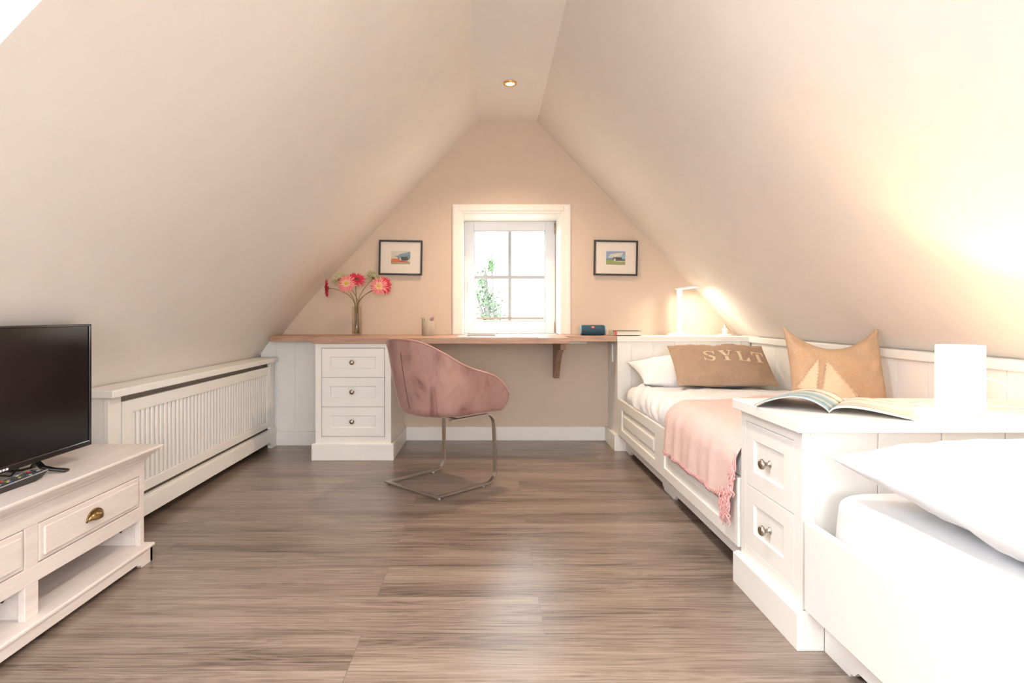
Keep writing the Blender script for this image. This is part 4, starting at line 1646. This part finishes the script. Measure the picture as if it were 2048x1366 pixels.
# book on the shelf corner
bk = thing('book', 'small book with a patterned red and cream spine on the shelf beside the blue speaker', 'book', (0.96, 4.22, 0.7595))
mb = MB(); mb.box(0.842, 1.022, 4.16, 4.29, ZD + .0045, ZD + .030); mb.build('pages', 'paper', bk)
mb = MB(); mb.box(0.838, 1.028, 4.155, 4.295, ZD + .0008, ZD + .0042); mb.box(0.838, 1.028, 4.155, 4.295, ZD + .0302, ZD + .0335)
mb.build('cover', 'book_green', bk, bevel=.001)
mb = MB(); mb.prism([(4.155, ZD + .0012), (4.155, ZD + .033), (4.295, ZD + .033), (4.295, ZD + .0012)], (0.832, 0, 0), Y, Z, X, 0, .0055)
mb.build('spine', 'book_spine', bk, bevel=.002)
mb = MB(); mb.box(0.846, 0.862, 4.150, 4.1548, ZD + .002, ZD + .0325); mb.build('spine_band', 'book_red', bk)

# speaker
spk = thing('bluetooth_speaker', 'dark blue cylindrical portable speaker with a red badge on the desk shelf', 'speaker', (0.71, 4.2, 0.7595))
SC = Vector((0.705, 4.20, ZD + .0365)); r_ = .0355
mb = MB(); mb.lathe([(.031, -.080), (.0345, -.076), (r_, -.068), (r_, .068), (.0345, .076), (.031, .080)], SC, X, 32); mb.build('body', 'speaker_blue', spk)
for s in (-1, 1):
    mb = MB(); mb.lathe([(.031, .0795 * s), (.033, .083 * s), (.031, .089 * s), (.024, .087 * s), (.0, .083 * s)], SC, X, 28); mb.build('end_ring', 'speaker_ring', spk)
mb = MB()
bn = Vector((0, -.80, .60)).normalized(); bu = X; bv = bu.cross(bn) * -1
if bv.z < 0: bv = -bv
bc = SC + bn * (r_ - .001)
pts = [(.012 * cos(2 * pi * k / 24), .0085 * sin(2 * pi * k / 24)) for k in range(24)]
mb.prism(pts, bc + X * -.002, bu, bv, bn, 0, .0022); bd = mb.build('badge', 'badge_red', spk)
cu = bpy.data.curves.new('txt', 'FONT'); cu.body = 'JBL'; cu.size = .011; cu.align_x = 'CENTER'; cu.align_y = 'CENTER'; cu.extrude = .0003
to = bpy.data.objects.new('txt', cu); COL.objects.link(to)
bpy.context.view_layer.update()
me = bpy.data.meshes.new_from_object(to.evaluated_get(bpy.context.evaluated_depsgraph_get()))
bpy.data.objects.remove(to)
me.materials.clear(); me.materials.append(MATS['white_print'])
M_ = Matrix((bu, bv, bn)).transposed().to_4x4(); M_.translation = bc + X * -.002 + bn * .0026
me.transform(M_)
me.transform(Matrix.Translation(-(bc)))
lo = bpy.data.objects.new('badge_lettering', me); COL.objects.link(lo); lo.parent = bd; lo.location = bc - root_loc(bd)

# notebook and pad on the desk
nb = thing('notebook', 'closed grey notebook lying on the pad below the window', 'notebook', (-0.08, 4.05, ZD))
mb = MB(); mb.box(-0.145, 0.032, 3.98, 4.12, ZD + .0072, ZD + .018); mb.build('pages', 'paper', nb)
mb = MB(); mb.box(-0.150, 0.036, 3.975, 4.125, ZD + .0048, ZD + .0070); mb.box(-0.150, 0.036, 3.975, 4.125, ZD + .0182, ZD + .0205); mb.build('cover', 'notebook_cover', nb, bevel=.0008)
mb = MB(); mb.box(-0.205, 0.300, 3.80, 4.14, ZD + .0004, ZD + .0044)
tag(mb.build('desk_pad', 'pad', bevel=.001), 'thin blue-grey pad lying flat on the desk below the window', 'desk pad')

# pencil cup
cxp, cyp = -0.425, 4.20
cp = MB(); cp.lathe([(0, .0004), (.042, .0004), (.0435, .003), (.0435, .100), (.0415, .1005), (.0405, .098), (.0405, .006), (0, .006)], (cxp, cyp, ZD), Z, 32)
tag(cp.build('pencil_cup', 'cup_taupe'), 'round taupe pencil cup on the desk left of the window', 'pencil cup')
pc = [('pencil_green', (-.022, .0), (-.048, -.008), .136, 'green pencil leaning furthest left in the taupe cup'),
      ('book_green', (-.014, .012), (-.034, .010), .132, 'dark pencil beside the leftmost green one in the taupe cup'),
      ('pencil_purple', (.010, -.004), (.022, -.004), .134, 'purple pencil in the taupe cup, left of the blue one'),
      ('pencil_blue', (.018, .010), (.031, .012), .137, 'blue pencil between the purple and red ones in the cup'),
      ('pencil_red', (.026, .0), (.043, .002), .140, 'red pencil leaning furthest right in the taupe cup')]
for m, b0, t0, hh, lab in pc:
    t = thing('pencil', lab, 'pencil', (cxp + b0[0] * .5, cyp + b0[1], ZD + .007), 'pencils in the cup')
    p0 = Vector((cxp + b0[0] * .4, cyp + b0[1], ZD + .008)); p1 = Vector((cxp + t0[0] * .95, cyp + t0[1], ZD + hh))
    d = (p1 - p0).normalized()
    mb = MB(); mb.tube([p0, p1 - d * .016], .0036, 6); mb.build('shaft', m, t)
    mb = MB(); mb.tube([p1 - d * .016, p1 - d * .004], [.0036, .0012], 8); mb.build('sharpened_tip', 'pencil_wood', t)
    mb = MB(); mb.tube([p1 - d * .004, p1], [.0012, .0003], 8); mb.build('lead', m, t)

# ------------------------------------------------------------------ vase with gerberas
vx, vy = -0.914, 4.195
vs = thing('glass_vase', 'slender clear glass vase holding gerberas on the left of the desk', 'vase', (vx, vy, ZD))
mb = MB(); mb.lathe([(0, .0004), (.034, .0004), (.0355, .004), (.0355, .200), (.0340, .2005), (.0330, .199), (.0325, .012), (.028, .008), (0, .008)], (vx, vy, ZD), Z, 32); mb.build('glass', 'vase_glass', vs)
mb = MB(); mb.lathe([(0, .0085), (.027, .0085), (.0318, .0125), (.0320, .085), (0, .085)], (vx, vy, ZD), Z, 32); mb.build('water', 'water', vs)


def px(x_, y_, Yd):
    return Vector(((x_ - 980) * Yd / 1223, Yd, .907 - (y_ - 628) * Yd / 1223))


random.seed(12)
FL = [((656, 577), 4.12, (-.90, -.42, -.06), 0.065, 'petal_magenta', 'deep red gerbera bending out sideways on the far left of the vase'),
      ((693, 568), 4.10, (.02, -.95, .28), 0.070, 'petal_pink', 'pink gerbera facing the room at the left of the bouquet'),
      ((679, 559), 4.20, (-.45, .50, .62), 0.065, 'petal_green', 'pale green gerbera seen from behind, left, behind the pink one'),
      ((713, 560), 4.14, (.25, -.66, .70), 0.070, 'petal_magenta', 'magenta gerbera at the top centre of the bouquet'),
      ((746, 556), 4.22, (.30, .62, .60), 0.067, 'petal_green', 'pale green gerbera turned to the wall, right of the magenta one'),
      ((758, 573), 4.10, (.10, -.96, .20), 0.067, 'petal_pink', 'pink gerbera facing the room at the right of the bouquet'),
      ((769, 571), 4.15, (.75, -.55, .15), 0.067, 'petal_magenta', 'magenta gerbera half hidden behind the right pink one')]
stem_base = [(-.012, .0), (-.016, .006), (.0, .010), (.004, -.004), (.012, .006), (.016, 0), (.010, -.010)]
for (p, yd, n_, R_, m, lab), sb in zip(FL, stem_base):
    c = px(p[0], p[1], yd)
    n_ = Vector(n_).normalized()
    t = thing('gerbera_flower', lab, 'flower', (vx, vy, ZD + .012), 'gerberas in the glass vase')
    u_ = n_.orthogonal().normalized(); w_ = n_.cross(u_)
    mb = MB()
    for layer, (cnt, rr, li, wd) in enumerate(((26, 1.0, .0, .0068), (24, .84, .004, .0062), (16, .5, .007, .0045))):
        mb.mi = 1 if (layer == 2 and m != 'petal_magenta') else 0
        for k in range(cnt):
            a = 2 * pi * (k + layer * .5) / cnt + random.uniform(-.08, .08)
            d = u_ * cos(a) + w_ * sin(a)
            s = n_.cross(d)
            L_ = R_ * rr * random.uniform(.86, 1.05)
            droop = random.uniform(-.010, .004)
            def pf_(uu, vv, L_=L_, d=d, s=s, droop=droop, li=li, wd=wd):
                r = .008 + (L_ - .008) * vv
                ww = wd * (.35 + 1.0 * sin(pi * min(1, vv * .85 + .12))) * (1 if vv < .93 else .4)
                return c + d * r + s * (uu - .5) * ww + n_ * (li + .010 * sin(vv * pi * .7) + droop * vv * vv + .0015 * (1 - abs(uu - .5) * 2))
            mb.grid(pf_, 2, 5)
    mb.build('petals', [m, 'petal_tip'], t, solid=.0006)
    mb = MB(); mb.lathe([(0, .004), (.011, .004), (.014, .009), (.012, .014), (.006, .0155), (0, .0145)], c, n_, 20)
    mb.build('flower_centre', 'flower_eye' if m == 'petal_pink' else 'flower_eye_dark', t)
    mb = MB(); mb.lathe([(0, -.012), (.004, -.010), (.010, -.002), (.014, .004), (0, .006)], c, n_, 16); mb.build('calyx', 'stem', t)
    b0 = Vector((vx + sb[0], vy + sb[1], ZD + .014))
    nk = Vector((vx + sb[0] * -.6 + (c.x - vx) * .09, vy + sb[1], ZD + .200))
    if m == 'petal_magenta' and p[0] < 670:
        nk.x = vx - .012
    pts = []
    e0 = c - n_ * .010
    T2 = e0 - n_ * .05
    for k in range(8):
        q = k / 8
        pts.append(b0.lerp(nk, q))
    c1 = nk + (nk - b0).normalized() * .08
    for k in range(17):
        q = k / 16
        pts.append(nk * (1 - q) ** 3 + c1 * 3 * q * (1 - q) ** 2 + T2 * 3 * q * q * (1 - q) + e0 * q ** 3)
    mb = MB(); mb.tube(pts, .0021, 7); mb.build('stem', 'stem', t)

# ------------------------------------------------------------------ framed pictures
def picture(label, cxp_, czp, w, h, roll, art, tilt=(0, 0)):
    t = thing('framed_picture', label, 'picture', (cxp_, YB - .012, czp - h / 2))
    R3 = Matrix.Rotation(radians(roll), 3, 'Y') @ Matrix.Rotation(radians(tilt[0]), 3, 'X') @ Matrix.Rotation(radians(tilt[1]), 3, 'Z')
    U_, V_, N_ = R3 @ X, R3 @ Z, R3 @ -Y
    O_ = Vector((cxp_, YB - .0125, czp))
    fw = .0125
    mb = MB()
    for a, b, c, d in ((-w / 2, -w / 2 + fw, -h / 2, h / 2), (w / 2 - fw, w / 2, -h / 2, h / 2), (-w / 2 + fw, w / 2 - fw, -h / 2, -h / 2 + fw), (-w / 2 + fw, w / 2 - fw, h / 2 - fw, h / 2)):
        mb.obox(O_, U_, V_, N_, a, b, c, d, -.005, .012)
    mb.build('frame', 'frame_black', t, bevel=.0015)
    mb = MB(); mb.obox(O_, U_, V_, N_, -w / 2 + fw, w / 2 - fw, -h / 2 + fw, h / 2 - fw, -.003, .003); mb.build('mount', 'mount', t)
    mb = MB(); mats = []
    for i, (m, poly) in enumerate(art):
        if m not in mats: mats.append(m)
        mb.mi = mats.index(m)
        mb.prism([(a, b) for a, b in poly], O_, U_, V_, N_, .0031, .0034 + .00015 * i)
    mb.build('painting', mats, t)
    mb = MB(); mb.obox(O_, U_, V_, N_, -w / 2 + fw, w / 2 - fw, -h / 2 + fw, h / 2 - fw, .0075, .009); mb.build('glass', 'picture_glass', t)


for nm, c in (('art_cream', (.62, .60, .50)), ('art_slate', (.22, .30, .36)), ('art_blue', (.20, .32, .45)), ('art_orange', (.62, .17, .06)), ('art_red', (.55, .12, .10)),
              ('art_dark', (.06, .06, .07)), ('art_ochre', (.38, .33, .15)), ('art_white', (.74, .72, .64)), ('art_sky', (.28, .36, .56)), ('art_cyan', (.25, .47, .60)),
              ('art_green', (.30, .38, .10)), ('art_plum', (.16, .10, .14)), ('art_teal', (.15, .27, .30))):
    mat(nm, c, .8, var=.2, vscale=250)
W_, H_ = .0685, .0485
art_l = [('art_cream', [(-W_, -H_), (W_, -H_), (W_, H_), (-W_, H_)]),
         ('art_slate', [(-.028, .012), (W_, .044), (W_, -.010), (-.02, -.008)]),
         ('art_blue', [(-.020, .016), (.0, .028), (.035, .034), (.062, .044), (.05, .020), (.01, .008)]),
         ('art_teal', [(.0, .004), (.03, .012), (W_, .022), (W_, .0), (.01, -.004)]),
         ('art_dark', [(.0, .006), (.045, .006), (.058, -.012), (.050, -.022), (.006, -.020)]),
         ('art_orange', [(-W_, -.012), (-.04, -.004), (-.005, -.010), (.0, -.030), (-.04, -.034), (-W_, -.028)]),
         ('art_red', [(-.010, -.018), (.05, -.026), (.06, -.032), (.01, -.034), (-.02, -.032)]),
         ('art_white', [(-.006, -.014), (-.002, .004), (.006, -.018)]),
         ('art_white', [(-.040, -.006), (-.034, .006), (-.030, -.008)]),
         ('art_dark', [(-.037, .006), (-.033, .018), (-.029, .006)]),
         ('art_ochre', [(-W_, -.028), (-.04, -.034), (.01, -.038), (W_, -.030), (W_, -.042), (-W_, -.046)]),
         ('art_white', [(.045, -.018), (.066, -.016), (.066, -.020), (.045, -.021)])]
art_r = [('art_sky', [(-W_, -H_), (W_, -H_), (W_, H_), (-W_, H_)]),
         ('art_cream', [(-.055, .0), (-.04, .026), (.0, .034), (.055, .040), (.04, .012), (-.01, .004)]),
         ('art_cyan', [(.02, -.004), (.04, .014), (W_, .030), (W_, -.004)]),
         ('art_white', [(-.02, .018), (.02, .032), (.03, .022), (-.01, .010)]),
         ('art_teal', [(-W_, -.006), (-.01, -.002), (W_, -.006), (W_, -.02), (-W_, -.02)]),
         ('art_green', [(-W_, -.018), (-.03, -.014), (W_, -.022), (W_, -.040), (-W_, -.040)]),
         ('art_dark', [(-.020, -.002), (-.012, .006), (.040, .004), (.048, -.012), (-.018, -.014)]),
         ('art_plum', [(.0, -.012), (.064, -.012), (.064, -.022), (.0, -.020)]),
         ('art_cream', [(-.014, -.024), (-.014, -.012), (-.008, .002), (.0, -.012), (.0, -.024)]),
         ('art_white', [(.010, -.022), (.064, -.022), (.064, -.026), (.010, -.026)]),
         ('art_ochre', [(-W_, -.038), (W_, -.038), (W_, -.047), (-W_, -.047)])]
picture('black-framed small orange and blue landscape left of the window', -0.6405, 1.3105, .312, .250, .8, art_l, (-1.0, 0))
picture('black-framed small landscape of a white-gabled house right of the window', 0.9015, 1.3085, .314, .252, 1.0, art_r)

# ------------------------------------------------------------------ outside the window
mb = MB(); mb.box(-40, 40, 5.2, 90, -3.2, -3.0)
o = mb.build('ground', 'lawn_bounce'); o['kind'] = 'structure'  # unseen lawn, paled so it bounces daylight onto the window reveal
random.seed(5)
tr_ = thing('ivy_tree', 'blurry green ivy-covered tree outside, seen in the lower left window pane', 'tree', (-0.1, 9.0, -3.0))
mb = MB()
mb.tube([(.02, 9, -3), (.0, 9, -.5), (-.02, 9, .8), (-.08, 9.05, 1.6)], [.10, .08, .05, .02], 8)
mb.tube([(.0, 9, .4), (-.12, 9, .9), (-.20, 9, 1.25)], [.04, .03, .012], 7)
mb.tube([(.0, 9, .5), (.05, 8.95, .9), (.02, 9, 1.9)], [.04, .025, .008], 7)
mb.build('trunk', 'twig', tr_)
mb = MB()
for (cx_, cz_, rx, rz, n) in ((-.12, 1.28, .12, .24, 95), (-.02, 1.0, .13, .28, 85), (.06, .85, .15, .28, 150), (.02, 1.62, .05, .10, 60), (-.03, .4, .2, .5, 500)):
    for k in range(n):
        a = random.gauss(0, .5); b = random.gauss(0, .5); q = random.gauss(0, .5)
        c = Vector((cx_ + a * rx, 9 + q * .15, cz_ + b * rz))
        d1_ = Vector((random.uniform(-1, 1), random.uniform(-1, 1), random.uniform(-1, 1))).normalized() * .034
        d2_ = d1_.orthogonal().normalized() * .024
        vs_ = [mb.bm.verts.new(c + d1_), mb.bm.verts.new(c + d2_), mb.bm.verts.new(c - d1_), mb.bm.verts.new(c - d2_)]
        mb._face(vs_)
mb.build('foliage', 'foliage', tr_)
for (x0, yy, hgt, lab) in ((-0.35, 12.0, 5.4, 'bare-twigged tree faint outside the left window pane'), (1.35, 15.0, 4.6, 'bare-twigged tree faint outside the lower right window pane')):
    t = thing('bare_tree', lab, 'tree', (x0, yy, -3.0))
    mb = MB()
    def branch(p, d, ln, r, depth):
        pts = [p]; q = p.copy(); dd = d.copy()
        for k in range(4):
            dd = (dd + Vector((random.uniform(-.18, .18), random.uniform(-.1, .1), random.uniform(-.05, .12)))).normalized()
            q = q + dd * ln / 4
            pts.append(q.copy())
        mb.tube(pts, [r * (1 - .18 * k) for k in range(5)], 5, cap=False)
        if depth > 0:
            for k in range(3):
                nd = (dd + Vector((random.uniform(-.8, .8), random.uniform(-.4, .4), random.uniform(-.1, .5)))).normalized()
                branch(pts[1 + k], nd, ln * .66, r * .5, depth - 1)
    branch(Vector((x0, yy, -3.0)), Vector((0, 0, 1)), hgt * .62, .05, 4)
    mb.build('branches', 'twig', t)
